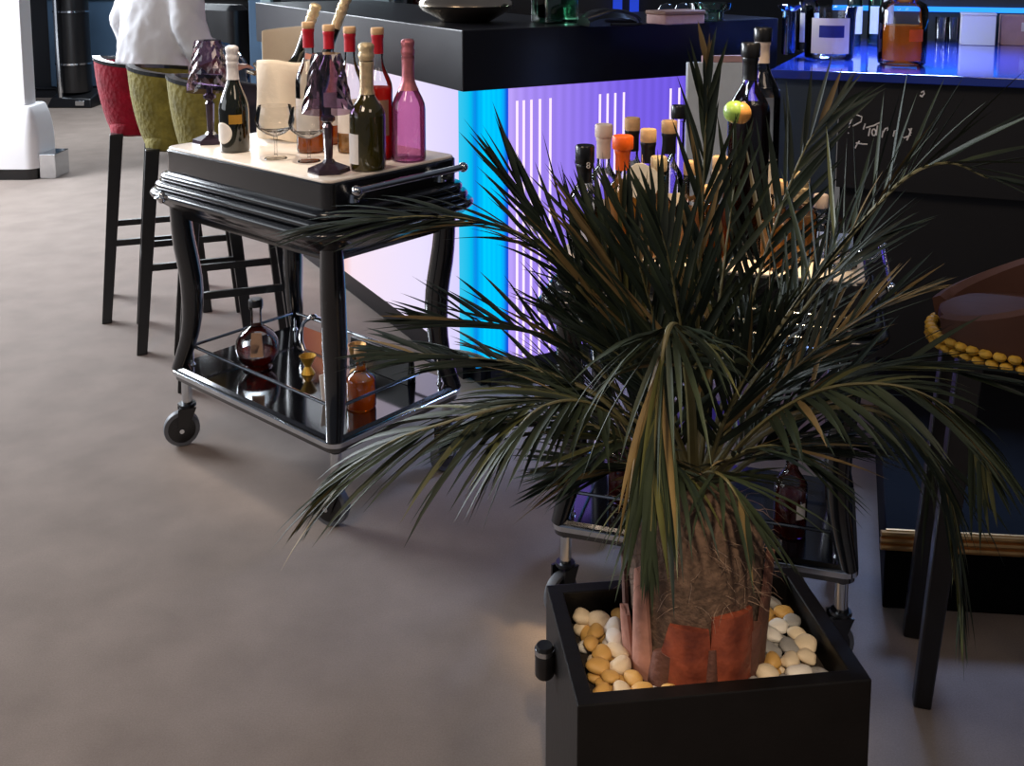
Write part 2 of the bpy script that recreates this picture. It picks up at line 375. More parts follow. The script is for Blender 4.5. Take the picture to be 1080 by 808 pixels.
a = MB(); a.box((.08, 1.26, (.08 + ZB) / 2), (.02, 2.18, ZB - .08)); a.build('light_panel', g_left, bar, smooth=False)['label'] = 'pinkish white backlit panel'
a = MB(); a.box(((XC + .069) / 2, .05, (.08 + ZB) / 2), (XC - .069, .022, ZB - .08)); a.build('corner_light', g_cyan, bar, smooth=False)['label'] = 'cyan backlit strip'
a = MB(); a.box((.08, .105, (.08 + ZB) / 2), (.022, .13, ZB - .08)); a.build('corner_light', g_cyan2, bar, smooth=False)['label'] = 'cyan backlit strip'
for u in (545, 552, 560, 569, 580, 632, 640, 648, 657, 706, 715, 724):
    s_ = Bx(u, 150, .042)
    a = MB(); a.tube([(s_, .042, .085), (s_, .042, ZB - .05)], .0055, 6); a.build('light_tube', g_tube, bar)

# ---------------------------------------------------------------- second counter on the right
ZC = 1.13
FL_ = at_z(813, 73, ZC); FR_ = at_z(1080, 83, ZC); fd = FR_ - FL_; CRZ = math.atan2(fd.y, fd.x)
CM = Matrix.Translation((FL_.x, FL_.y, 0)) @ Matrix.Rotation(CRZ, 4, 'Z'); CI = CM.inverted(); CI_ = CI
cn = thing('bar_counter', 'black chalkboard-fronted counter with a shiny blue top on the right', 'bar', (FL_.x, FL_.y, 0), CRZ)
CD = (CI_ @ at_z(1040, 45, ZC)).y + .1
a = MB(); a.prism([(0, 0), (2.6, 0), (2.6, CD), (.1, CD)], ZC - .03, ZC); a.build('countertop', 'blue_gloss', cn, smooth=False, bevel=.003)
a = MB(); a.box((1.4, .05, .92), (2.36, .03, .36)); a.build('front_panel', 'chalkboard', cn, smooth=False)
a = MB(); a.box((1.4, .08 + (CD - .12) / 2, .55), (2.34, CD - .12, 1.098)); a.build('cabinet', 'chalkboard', cn, smooth=False)
a = MB(); a.box((.115, .05, .83), (.2, .025, .53)); a.build('end_panel', 'teal_dark', cn, smooth=False)
a = MB(); a.box((1.35, CD - .02, 1.24), (2.5, .03, .22)); a.build('upstand', 'teal_dark', cn, smooth=False)
a = MB(); a.box((1.35, CD - .043, 1.27), (2.5, .015, .022)); a.build('led_strip', glow('led_blue', [(0, (40, 130, 255)), (1, (40, 130, 255))], 2.0), cn, smooth=False)
# chalk writing
nrm = CM.to_3x3() @ Vector((0, -1, 0)); pp = CM @ Vector((0, .033, 0))
def chalk(pts):
    q = [CI @ at_plane(870 + x / 7.343, 80 + y / 7.343, pp, nrm) for x, y in pts]
    if len(q) == 1: q = [q[0], q[0] + Vector((.0015, 0, .002))]
    ch.tube(q, .0027, 6)
ch = MB()
circ = lambda x, y, rx, ry: [(x + rx * math.cos(t * PI / 5), y + ry * math.sin(t * PI / 5)) for t in range(11)]
for s_ in ([(185, 400), (200, 355), (218, 312)], [(205, 318), (240, 300), (288, 318), (280, 355), (215, 390)], [(180, 445)],
           [(298, 415), (312, 370)], [(318, 402), (380, 385), (440, 355)], [(338, 465), (350, 405)], circ(380, 438, 16, 26), [(398, 460), (408, 385)],
           [(442, 478), (452, 425)], [(450, 440), (468, 410), (486, 402), (488, 425)], [(530, 470), (540, 425), (560, 420), (556, 460)], [(600, 475)],
           [(610, 482), (640, 470), (665, 455)], [(650, 408), (668, 445)], [(635, 500), (655, 455), (672, 405)],
           [(232, 562), (250, 530), (268, 505)], [(240, 520), (290, 528), (330, 530)], [(735, 150), (750, 160)], [(745, 130), (765, 118), (770, 138), (750, 165)]): chalk(s_)
ch.build('chalk_lettering', 'chalk', cn)['label'] = 'white handwritten chalk lettering'
# raised step in front of the counter, edged in brass
cl = lambda x: FL_.y + fd.y / fd.x * (x - FL_.x) - .03
stp = [Vector((.86, 2.215)), Vector((1.9, 2.12)), Vector((1.9, cl(1.9))), Vector((1.2, cl(1.2)))]
o = thing('foot_step', 'black raised step with brass edging below the chalkboard counter', 'step', (stp[0].x, stp[0].y, 0), math.atan2(stp[1].y - stp[0].y, stp[1].x - stp[0].x))
SI = (Matrix.Translation(o.location) @ Matrix.Rotation(o.rotation_euler.z, 4, 'Z')).inverted()
lp = [SI @ Vector((p.x, p.y, 0)) for p in stp]
a = MB(); a.prism([(p.x, p.y) for p in lp], 0, .195); a.build('platform', 'step_black', o, smooth=False, bevel=.004)
a = MB()
for z in (.188, .172, .156): a.tube([(-.012, -.006, z), (lp[1].x, -.006, z)], .0075, 8)
a.box((lp[1].x / 2, -.003, .172), (lp[1].x, .006, .05)); a.build('edging', 'brass', o)

# ---------------------------------------------------------------- trolleys
def make_cart(label):
    t = thing('serving_trolley', label, 'trolley', group='black serving trolleys')
    HX, HY = .385, .24
    a = MB(); a.ring([(0, .825), (0, .904), (-.004, .908)], HX, HY, .035); a.build('tray_rim', 'black_lacquer', t)
    a = MB(); a.ring([(-.006, .9), (-.006, .911), (-.009, .914)], HX, HY, .035); a.build('tray_top', 'marble', t)['label'] = 'cream stone top'
    pr = [(-.01, .842)]
    for (o0, z0) in ((.014, .828), (.03, .806), (.046, .783)):
        for k in range(7):
            th = PI / 2 - PI * k / 6; pr.append((o0 + .012 * math.cos(th), z0 + .0115 * math.sin(th)))
    pr += [(.03, .755), (.0, .735), (-.02, .72), (-.03, .70)]
    a = MB(); a.ring(pr, HX, HY, .045); a.build('moulding', 'black_lacquer', t, angle=60)
    a = MB(); a.ellipsoid((-.3, -.3, .785), (.012, .012, .018)); a.lathe([(.017, 0), (.02, .004), (.017, .008)], 16, (-.3, -.3, .781)); a.build('knob', 'chrome', t)
    for sx in (-1, 1):
        for sy in (-1, 1):
            pts = catmull([(sx * (HX - .03), sy * (HY - .03), .75), (sx * (HX - .036), sy * (HY - .036), .64), (sx * (HX - .05), sy * (HY - .05), .5),
                           (sx * (HX - .044), sy * (HY - .044), .36), (sx * (HX - .015), sy * (HY - .015), .235)], 14)
            a = MB(); a.tube(pts, [.03, .031, .032, .033, .034, .034, .034, .034, .032, .03, .028, .026, .024, .022], 14); a.build('leg', 'black_lacquer', t)
    a = MB(); a.ring([(-.01, .205), (.0, .21), (.0, .222)], HX, HY, .03); a.ring([(0, .243), (-.008, .25)], HX, HY, .03); a.build('shelf', 'shelf_gloss', t)
    a = MB(); a.ring([(.002, .223), (.008, .226), (.008, .238), (.002, .242)], HX, HY, .03); a.build('shelf_edging', 'chrome', t)
    a = MB(); hx, hy = HX - .045, HY - .045; zz = .308
    cs = [(-hx, -hy), (hx, -hy), (hx, hy), (-hx, hy)]
    loop = []
    for i, (x, y) in enumerate(cs):
        nx, ny = cs[(i + 1) % 4]
        a.tube([(x, y, zz), (nx, ny, zz)], .0048, 8); a.tube([(x, y, .25), (x, y, zz)], .0045, 8)
        a.lathe([(.01, .25), (.007, .257)], 10, (x, y, 0))
    a.build('gallery_rail', 'chrome', t)
    k = 0
    for sx in (-1, 1):
        for sy in (-1, 1):
            x, y = sx * (HX - .03), sy * (HY - .03); k += 1
            ang = {(-1, -1): rad(60), (1, -1): rad(20), (1, 1): rad(100), (-1, 1): rad(140)}[(sx, sy)]
            a = MB(); a.M = Matrix.Translation((x, y, 0)) @ Matrix.Rotation(ang, 4, 'Z')
            a.lathe([(.013, .128), (.013, .205)], 14); a.lathe([(.026, .12), (.028, .124), (.026, .13)], 16)
            for s in (-1, 1): a.hexa([(-.03, s * .022 - .003, .04), (-.008, s * .022 - .003, .04), (-.008, s * .022 + .003, .04), (-.03, s * .022 + .003, .04)],
                                     [(-.028, s * .024 - .003, .122), (.026, s * .024 - .003, .122), (.026, s * .024 + .003, .122), (-.028, s * .024 + .003, .122)])
            c_ = a.build('caster', 'plastic_black', t)
            MM = a.M @ Matrix.Translation((-.019, 0, .054)) @ Matrix.Rotation(PI / 2, 4, 'X')
            a = MB(); a.M = MM; a.lathe([(.04, -.013), (.052, -.013), (.054, -.008), (.054, .008), (.052, .013), (.04, .013)], 28); a.build('tyre', 'rubber', c_)
            a = MB(); a.M = MM; a.lathe([(.012, -.018), (.012, -.0155), (.041, -.0145), (.041, .0145), (.012, .0155), (.012, .018)], 24); a.build('wheel', 'plastic_black', c_)
            a = MB(); a.M = MM; a.lathe([(.007, -.03), (.007, .03)], 12); a.build('axle', 'chrome', c_)
            a = MB(); a.M = Matrix.Translation((x, y, 0)); a.lathe([(.015, .131), (.0165, .14), (.015, .2)], 14); a.build('stem', 'chrome', c_)
    # push handle on the short end
    a = MB(); a.tube([(HX + .055, -.19, .893), (HX + .055, .19, .893)], .0095, 12)
    for s in (-1, 1):
        a.tube([(HX - .01, s * .16, .86), (HX + .03, s * .16, .868), (HX + .055, s * .16, .893)], .008, 10); a.ellipsoid((HX + .055, s * .195, .893), (.014, .014, .014))
        a.lathe([(.016, 0), (.012, .02)], 12, (HX - .0, s * .16, .852))
    a.build('push_handle', 'chrome', t)
    return t
cart = make_cart('black serving trolley on casters loaded with sparkling wine bottles before the lit bar')
CRT = Vector((-.598, 2.955, 0)); C_RZ = rad(-40.5)
cart.location = CRT; cart.rotation_euler = (0, 0, C_RZ); cart.scale = (1, 1, 1.028)
cart2 = dup(cart, label='black serving trolley of spirit bottles standing behind the potted palm')
C2_RZ = rad(-17); C2S = (.85, .8, .93)
C2 = Vector((.70, 2.03, 0)) - Matrix.Rotation(C2_RZ, 3, 'Z') @ Vector((.355 * .85, -.21 * .8, 0))
cart2.location = C2; cart2.rotation_euler = (0, 0, C2_RZ); cart2.scale = C2S
def on_cart(u, v, z, margin=.05):
    p = at_z(u, v, z); q = Matrix.Rotation(-C_RZ, 3, 'Z') @ (p - CRT)
    hx, hy = .385 - margin, .24 - margin
    q.x = max(-hx, min(hx, q.x)); q.y = max(-hy, min(hy, q.y))
    p2 = Matrix.Rotation(C_RZ, 3, 'Z') @ q + CRT; p2.z = z
    return p2
Z1 = .9142 * 1.028; Z1S = .2502 * 1.028
def top(p, v): return at_y(540, v, p.y).z - p.z

# ---------------------------------------------------------------- bottles
def bottle(name, label, loc, r, h, hb, rn, hs, body='glass', liq=None, fill=.6, cap='cork', caph=.03, capr=None, collar=None, collarh=.04, lab=None, lab2=None, group=None, tilt=None, cat='bottle', n=24, tv=None):
    t = thing(name, label, cat, loc, 0, group)
    if tv is not None: k = top(loc, tv) / h; h *= k; hb *= k; hs *= k; collarh *= k
    if tilt: t.rotation_euler = tilt
    base = h - caph
    pr = [(r * .85, 0), (r * .97, .003), (r, .01), (r, hb)]
    for k in range(1, 7):
        s = k / 6; e = .5 - .5 * math.cos(PI * s); pr.append((r + (rn - r) * e, hb + (hs - hb) * s))
    pr += [(rn, base - .012), (rn * 1.15, base - .01), (rn * 1.15, base - .002), (rn, base)]
    a = MB(); a.lathe(pr, n); a.build('glass_body', body, t)
    if liq:
        zt = fill * h; lp = [(max(.001, rr - .0035), max(.004, z)) for rr, z in pr if z < zt]
        # radius at fill height
        rt = r
        for (r0, z0), (r1, z1) in zip(pr, pr[1:]):
            if z0 <= zt <= z1 and z1 > z0: rt = r0 + (r1 - r0) * (zt - z0) / (z1 - z0)
        lp.append((rt - .0035, zt)); a = MB(); a.lathe(lp, n); a.build('liquid', liq, t)
    cr = capr or rn * 1.25
    if cap:
        a = MB()
        if cap.endswith('foil') and caph > .04: a.lathe([(cr * .8, base - .003), (cr * .97, base + caph * .12), (cr, base + caph * .3), (cr * .86, base + caph * .45), (cr * .94, base + caph * .6), (cr * 1.02, base + caph * .8), (cr * .92, h - .004), (cr * .6, h)], n)
        else: a.lathe([(cr * .96, base - .001), (cr, base + .002), (cr, h - .003), (cr * .9, h)], n)
        a.build('cap', cap, t)
    if collar:
        cl = [(rr + .0012, z) for rr, z in pr if z >= base - collarh - .0001 and z < base - .013]
        def rad_at(zq):
            for (r0, z0), (r1, z1) in zip(pr, pr[1:]):
                if z0 <= zq <= z1 and z1 > z0: return r0 + (r1 - r0) * (zq - z0) / (z1 - z0)
            return rn
        zs = [base - collarh + (collarh + .001) * i / 8 for i in range(9)]
        a = MB(); a.lathe([(max(rad_at(z), rn * 1.0) + .0016, z) for z in zs], n); a.build('foil', collar, t)
    for L_ in (lab or []):
        m_, z0, z1, a0, a1 = L_
        na = 14; a = MB(); rr = r + .0008
        v = [(rr * math.cos(rad(a0 + (a1 - a0) * i / na)), rr * math.sin(rad(a0 + (a1 - a0) * i / na)), z) for z in (z0, z1) for i in range(na + 1)]
        v += [((x) * (1 + .0008 / rr), y * (1 + .0008 / rr), z) for x, y, z in v]
        q = na + 1; f = []
        for i in range(na): f += [(i, i + 1, q + i + 1, q + i), (2 * q + i, 3 * q + i, 3 * q + i + 1, 2 * q + i + 1)]
        a.add(v, f); a.build('paper_label', m_, t)
    return t
GB = 'bottles on the first trolley'
FR = -95  # label centre facing the camera
t = bottle('sparkling_wine_bottle', 'dark green sparkling wine bottle with white foil and round white label, leftmost on the trolley', on_cart(248, 159, Z1), .043, .318, .125, .015, .235, 'dark_glass',
           cap='white_foil', caph=.045, capr=.019, collar='white_foil', collarh=.055, lab=[('gold_label', .085, .112, -95, -45)], group=GB, tv=48)
a = MB(); th0 = -125
a.M = Matrix.Identity(4); v = []; f = []
for j in range(13):
    for i in range(13):
        x, y = (i / 6 - 1), (j / 6 - 1); s = max(abs(x), abs(y)); l = math.hypot(x, y) or 1; x, y = x / l * s, y / l * s
        aa = rad(th0 + x * 42); v.append(((.0440) * math.cos(aa), .0440 * math.sin(aa), .058 + y * .031))
for j in range(12):
    for i in range(12): f.append((j * 13 + i, j * 13 + i + 1, j * 13 + i + 14, j * 13 + i + 13))
a.add(v, f); o = a.build('round_label', 'paper', t); sd = o.modifiers.new('thick', 'SOLIDIFY'); sd.thickness = .0008; sd.offset = 1
t = bottle('sparkling_wine_bottle', 'olive glass sparkling wine bottle with pale gold foil and plain front', on_cart(398, 180, Z1), .048, .352, .15, .0165, .225, 'olive_glass',
           cap='gold_foil', caph=.045, capr=.0215, collar='gold_foil', collarh=.095, lab=[('paper', .02, .1, -165, -112)], group=GB, tv=45)
t = bottle('sparkling_wine_bottle', 'pink rose wine bottle with copper pink foil at the trolley end', on_cart(444, 171, Z1, .055), .047, .352, .15, .0155, .245, 'glass', 'rose_liquid', .62,
           cap='rose_foil', caph=.045, capr=.019, collar='rose_foil', collarh=.1, group=GB, tv=41)
reds = [((328, 160), 'amber', 'clear bottle with red collar, leftmost of the four red-collared bottles', .372), ((349, 151), 'amber', 'clear bottle with red collar, second from left of four, just behind the smoky lamp', .366),
        ((371, 160), 'gold_spirit', 'clear bottle with red collar, third from left of the four red-collared bottles', .372), ((400, 167), 'red_spirit', 'clear bottle with red collar holding red liquid, beside the olive glass bottle', .372)]
for (u, v), lq, lb, hh in reds:
    bottle('spirit_bottle', lb, on_cart(u, v, Z1), .04, hh, .2, .0145, .285, 'glass', lq, .55 if lq == 'red_spirit' else .3, cap='cork', caph=.018, capr=.0185, collar='red_foil', collarh=.055,
           lab=[('paper', .06, .16, -150, -40)] if lq != 'red_spirit' else [('paper_tan', .07, .17, -100, -40)], group=GB, tv={328: 23, 349: 26, 371: 28, 400: 29}[u])

# smoky faceted lamps
def lamp(label, loc):
    t = thing('table_lamp', label, 'lamp', loc, rad(12), 'smoky faceted table lamps')
    a = MB(); a.lathe([(.056, 0), (.054, .012), (.018, .026), (.012, .034)], 6); a.build('base', 'smoke_solid', t, smooth=False)
    a = MB(); a.lathe([(.0105, .034), (.012, .08), (.0135, .12), (.009, .128), (.019, .137), (.019, .146), (.009, .152), (.009, .17)], 8); a.build('stem', 'smoke_solid', t, smooth=False)
    L = []; n = 20
    for j in range(9):
        s = j / 8; r = .068 + (.037 - .068) * s; z = .158 + .155 * s
        L.append([((r + (.0022 if (k + j) % 2 else -.0012)) * math.cos(2 * PI * k / n), (r + (.0022 if (k + j) % 2 else -.0012)) * math.sin(2 * PI * k / n), z) for k in range(n)])
    L.append([(x * .2, y * .2, z) for x, y, z in L[-1]])
    a = MB(); a.loops(L, False, True); a.build('shade', 'glass_smoke', t, smooth=False)
    return t
lamp('smoky faceted table lamp on the left end of the first trolley', on_cart(217, 149, Z1, .057))
lamp('smoky faceted table lamp among bottles at front edge of the first trolley', on_cart(347, 181, Z1, .057))

# ice bucket with napkins and two leaning bottles
bk = on_cart(300, 146, Z1, .11); bk = CRT + Matrix.Rotation(C_RZ, 3, 'Z') @ Vector((-.235, .115, 0)); bk.z = Z1
t = thing('ice_bucket', 'steel ice bucket behind the cream napkin on the first trolley', 'bucket', bk)
a = MB(); a.lathe([(.075, 0), (.085, .01), (.1, .22), (.106, .228), (.106, .234), (.097, .232), (.08, .014), (.001, .012)], 32, cap1=False); a.build('bowl', 'steel', t)
for s in (-1, 1):
    a = MB(); a.tube([(s * .1, -.02, .2), (s * .125, 0, .205), (s * .1, .02, .2)], .006, 8); a.build('handle', 'steel', t)
def bline(p, q):
    d = (q - p).normalized(); return d.to_track_quat('Z', 'Y').to_euler()
for i, (pb, pt, lb) in enumerate((((-.045, .0, .05), at_y(334, 4, bk.y - .03), 'gold-foiled wine bottle leaning left in the ice bucket'), ((.04, -.01, .05), at_y(366, -4, bk.y - .04), 'gold-foiled wine bottle leaning right in the ice bucket'))):
    p = bk + Vector(pb); tl = bline(p, pt)
    bottle('sparkling_wine_bottle', lb, p, .04, (pt - p).length, .14, .0145, .235, 'dark_glass', cap='gold_foil', caph=.045, capr=.018, collar='gold_foil', collarh=.06, tilt=tl, group='wine bottles in the ice bucket')
# napkins: folded cloth hung over the rim
def napkin(name, label, cols, mt):
    v = []; f = []; nj = len(cols[0]); 
    for c_ in cols: v += c_
    for i in range(len(cols) - 1):
        for j in range(nj - 1): f.append((i * nj + j, (i + 1) * nj + j, (i + 1) * nj + j + 1, i * nj + j + 1))
    a = MB(); a.add(v, f); o = a.build(name, mt); s = o.modifiers.new('thick', 'SOLIDIFY'); s.thickness = .006; s.offset = 0
    u = o.modifiers.new('sub', 'SUBSURF'); u.levels = u.render_levels = 2
    return tag(o, label, 'napkin', 'napkins on the ice bucket')
vd = (Vector((0, 0, 0)) - Vector((bk.x, bk.y, 0))).normalized(); sd_ = Vector((-vd.y, vd.x, 0))
cols = []
for i in range(9):
    s = -.095 + .19 * i / 8; c_ = []
    rr = math.sqrt(max(.108 ** 2 - s * s, .0012)) + .004 * math.sin(i * 2.1)
    for off, z in ((-.03, .215), (-.012, .25), (.006, .244), (.012, .2), (.014, .15), (.018, .09), (.022, .03), (.026, .008)):
        c_.append(bk + vd * (rr + off + (.008 * math.sin(i * 1.7 + z * 20))) + sd_ * (s * (1 + .05 * (z < .1))) + Vector((0, 0, z + .006 * math.sin(i * .9))))
    cols.append(c_)
napkin('napkin', 'cream folded napkin draped down the front of the ice bucket', cols, 'napkin')
cols = []
for i in range(7):
    s = -.075 + .13 * i / 6; c_ = []
    rr = math.sqrt(.103 ** 2 - s * s)
    for off, z in ((-.016, .12), (-.006, .2), (-.004, .25), (.0, .3), (.004, .33), (.012, .334)):
        c_.append(bk - vd * (rr * .86 + off) + sd_ * (s - .005) + Vector((0, 0, z + .012 * (i / 6) - .004)))
    cols.append(c_)
napkin('napkin', 'cream napkin standing up at the back of the ice bucket', cols, 'napkin')

# stemmed glasses
def coupe(label, loc, s=1.0, group='coupe glasses on the first trolley'):
    t = thing('coupe_glass', label, 'glass', loc, 0, group)
    a = MB(); a.lathe([(.032 * s, 0), (.03 * s, .003), (.006 * s, .006), (.0045 * s, .012)], 20); a.build('foot', 'glass_fine', t)
    a = MB(); a.lathe([(.0045 * s, .012), (.004 * s, .045 * s), (.006 * s, .062 * s)], 12); a.build('stem', 'glass_fine', t)
    a = MB(); a.lathe([(.006 * s, .062 * s), (.03 * s, .072 * s), (.05 * s, .09 * s), (.055 * s, .11 * s), (.046 * s, .15 * s), (.044 * s, .15 * s), (.053 * s, .11 * s), (.048 * s, .092 * s), (.004, .067 * s)], 24, cap1=False); a.build('bowl', 'glass_fine', t)
    return t
coupe('empty stemmed glass in front of the draped napkin', on_cart(291, 167, Z1))
coupe('empty stemmed glass left of the front smoky lamp', on_cart(326, 170, Z1))

# lower shelf of the first trolley
t = thing('spirit_decanter', 'round clear decanter of brown spirit with black stopper on the lower shelf', 'bottle', on_cart(272, 388, Z1S))
pr = [(.03, 0), (.045, .004)] + [(.066 * math.cos(a_), .068 + .066 * math.sin(a_)) for a_ in [rad(x) for x in (-60, -40, -20, 0, 20, 40, 60)]] + [(.018, .136), (.016, .15), (.016, .185), (.02, .187), (.02, .194), (.015, .195)]
a = MB(); a.lathe(pr, 28); a.build('glass_body', 'glass', t)
a = MB(); a.lathe([(max(.001, x - .004), z + .003) for x, z in pr if z < .047] + [(.0605, .052)], 28); a.build('liquid', 'cognac', t)
a = MB(); a.lathe([(.022, .196), (.022, .214), (.019, .218)], 20); a.build('stopper', 'plastic_black', t)
a = MB(); a.hexa([(-.004, -.0665, .06), (.034, -.062, .06), (.034, -.0645, .06), (-.004, -.069, .06)], [(-.004, -.048, .128), (.026, -.044, .128), (.026, -.0465, .128), (-.004, -.0505, .128)]); a.build('paper_tag', 'paper_tan', t)
t = thing('jigger', 'small gold double-cone jigger on the lower shelf', 'jigger', on_cart(325, 394, Z1S))
a = MB(); a.lathe([(.02, 0), (.021, .002), (.008, .024), (.024, .056), (.0255, .056), (.01, .024)], 24, cap1=False); a.build('cup', 'gold', t)
t = thing('goblet', 'small brass goblet behind the front trolley leg on the lower shelf', 'goblet', on_cart(377, 392, Z1S))
a = MB(); a.lathe([(.024, 0), (.022, .004), (.005, .01), (.005, .034), (.02, .05), (.028, .085), (.026, .085), (.004, .04)], 20, cap1=False); a.build('cup', 'brass', t)
t = bottle('spirit_bottle', 'stout clear bottle of amber spirit by the front leg on the lower shelf', CRT + Matrix.Rotation(C_RZ, 3, 'Z') @ Vector((.285, -.06, 0)) + Vector((0, 0, Z1S)), .042, .17, .08, .014, .115, 'glass', 'amber', .5, cap='cork', caph=.02, lab=None)
p = on_cart(349, 425, Z1S, .06)
a = MB(); a.hexa([(-.025, -.002, 0), (.025, -.002, 0), (.025, .001, 0), (-.025, .001, 0)], [(-.02, .028, .075), (.03, .028, .075), (.03, .031, .075), (-.02, .031, .075)])
o = a.build('card', 'paper', smooth=False); o.location = p; o.rotation_euler = (0, 0, rad(35)); tag(o, 'small white card propped on the lower trolley shelf', 'card')
t = thing('ice_tongs', 'chrome ice tongs standing on the lower shelf near the jigger', 'tongs', on_cart(331, 370, Z1S), rad(20))
for s in (-1, 1):
    a = MB(); a.tube(catmull([(s * .004, 0, .11), (s * .03, 0, .095), (s * .04, 0, .05), (s * .03, .005, .0065)], 10), .006, 8); a.build('arm', 'chrome', t)
a = MB(); a.ellipsoid((0, 0, .112), (.014, .009, .01)); a.build('pivot', 'chrome', t)
q = CRT + Matrix.Rotation(C_RZ, 3, 'Z') @ Vector((.12, .14, 0)); q.z = Z1S
t = thing('menu_folder', 'black folder standing along the back rail of the lower trolley shelf', 'folder', q, C_RZ)
for s in (-1, 1):
    a = MB(); a.box((.03, s * .01, .042), (.26, .006, .084), rx=s * .1); a.build('cover', 'black_wood', t, bevel=.001)
a = MB(); a.box((.03, 0, .034), (.25, .008, .064)); a.build('pages', 'black_wood', t)

# ---------------------------------------------------------------- second trolley's bottles
Z2 = .9142 * .93 + .0002
def on2(u, ly, v):
    Y = 1.8
    while Y < 3.2:
        p = at_y(u, v, Y); q = Matrix.Rotation(-C2_RZ, 3, 'Z') @ (Vector((p.x, p.y, 0)) - C2)
        if q.y >= ly: break
        Y += .004
    q.x = max(-.285, min(.285, q.x)); w_ = C2 + Matrix.Rotation(C2_RZ, 3, 'Z') @ Vector((q.x, q.y, 0))
    return Vector((w_.x, w_.y, Z2)), at_y(u, v, w_.y).z - Z2
G2 = 'spirit bottles on the second trolley'
spec2 = [  # u, top v, Y, r, body, liquid, cap, capr, collar, label
    (617, 153, -0.130, .034, 'glass', None, 'plastic_black', .0215, 'plastic_black', 'clear bottle with tall black cap, leftmost on the second trolley'),
    (637, 131, -0.060, .036, 'glass', None, 'cream_cap', .0205, 'cream_cap', 'clear bottle with cream stopper beside the tall black cap'),
    (657, 143, -0.130, .036, 'glass', 'gold_spirit', 'orange_cap', .0235, 'orange_cap', 'bottle with a bright orange cap on the second trolley'),
    (667, 124, 0.030, .038, 'glass', None, 'cork', .0185, 'plastic_black', 'cork-topped bottle with black collar behind the orange cap'),
    (684, 136, -0.050, .036, 'glass', 'gold_spirit', 'cork', .0185, 'plastic_black', 'cork-topped bottle with black collar right of the orange cap'),
    (706, 127, 0.040, .034, 'glass', None, 'cork', .0185, 'plastic_black', 'cork-topped bottle with black collar below the bar corner'),
    (716, 111, 0.120, .03, 'glass', None, 'plastic_black', .0185, None, 'clear bottle with short black screw cap at the trolley back'),
    (792, 45, -0.060, .045, 'glass', 'dark_spirit', 'plastic_black', .0205, 'plastic_black', 'dark red liqueur bottle with black cap rising above the palm'),
    (805, 29, 0.060, .043, 'glass', None, 'plastic_black', .0205, 'cream_cap', 'tall clear bottle with cream and black cap behind the dark liqueur'),
    (729, 170, -0.130, .032, 'glass', 'gold_spirit', 'cork', .0165, None, 'squat golden bottle behind the upright palm frond'),
    (760, 165, -0.130, .029, 'glass', 'amber', 'cork', .017, 'gold_foil', 'amber bottle with gold collar seen through palm leaves'),
    (822, 190, -0.135, .038, 'glass', 'gold_spirit', 'cork', .017, None, 'golden bottle in front of the dark liqueur bottle'),
    (846, 182, -0.060, .036, 'glass', 'gold_spirit', 'gold_foil', .017, 'gold_foil', 'golden bottle with gold cap near the trolley right end'),
    (695, 165, -0.135, .032, 'glass', 'gold_spirit', 'gold_foil', .018, None, 'golden bottle with gold cap left of the upright frond'),
    (748, 196, 0.000, .034, 'glass', 'gold_spirit', 'cork', .017, None, 'short golden bottle low behind the palm crown'),
    (866, 205, -0.020, .03, 'glass', None, 'cream_cap', .016, None, 'small clear bottle with pale cap at the trolley right end')]
for u, tv, Y, r, bd, lq, cp_, cr, co, lb in spec2:
    p, h = on2(u, Y, tv); big = cp_ in ('cork', 'orange_cap', 'cream_cap')
    labs = [('paper', h * .12, h * .4, -135, -45)] if u in (667, 805, 637, 706) else None
    caph = .04 if u == 617 else (.028 if big else .03)
    tall = h > .34
    t = bottle('spirit_bottle', lb, p, r, h, h * (.68 if tall else .5), .0145, h * (.84 if tall else .68), bd, lq, .72 if tall else .52, cap=cp_, caph=caph, capr=cr, collar=co, collarh=min(h * .18, .05), lab=labs, group=G2)
    if u == 617:   # figure on the black cap
        tx = bpy.data.curves.new('cap_numeral', 'FONT'); tx.body = '8'; tx.size = .02; tx.extrude = .0005; tx.align_x = 'CENTER'
        tx.materials.append(M['chalk']); o = bpy.data.objects.new('cap_numeral_curve', tx); C.objects.link(o); me = bpy.data.meshes.new_from_object(o.evaluated_get(bpy.context.evaluated_depsgraph_get())); bpy.data.objects.remove(o); o = bpy.data.objects.new('cap_numeral', me); C.objects.link(o); o.parent = t; o.location = (.006, -.0225, h - .048); o.rotation_euler = (PI / 2, 0, rad(15))
# cream round tag on a bottle neck
p = at_y(677, 192, on2(677, -.17, 192)[0].y)
t = thing('bottle_tag', 'cream rounded paper tag hanging among the trolley bottles', 'tag', p)
a = MB(); a.M = Matrix.Rotation(PI / 2, 4, 'X') @ Matrix.Rotation(rad(20), 4, 'Z')
a.prism([(.038 * math.cos(i * PI / 8) * (1 + .12 * math.cos(i * PI / 2)), .042 * math.sin(i * PI / 8)) for i in range(16)], -.001, .001); a.build('card', 'napkin_white', t)
a = MB(); a.tube([(0, 0, .04), (.006, .05, .05), (.012, .06, .03)], .001, 6); a.build('cord', 'fiber_pale', t)
# fruit ornament
p = at_y(775, 118, on2(775, -.178, 118)[0].y)
t = thing('fruit_garnish', 'half lime and half orange ball garnish in front of the dark liqueur bottle', 'garnish', p)
a = MB(); a.ellipsoid((0, 0, 0), (.024, .024, .024)); a.build('lime_half', 'lime', t)
a = MB(); a.ellipsoid((.012, -.002, -.002), (.022, .022, .023)); a.build('orange_half', 'orange', t)
a = MB(); a.tube([(0, 0, -.02), (.003, .01, -.1), (.005, .02, p.z * -1 + Z2 + 0.0)], .003, 8); a.build('pick', 'leaf', t)
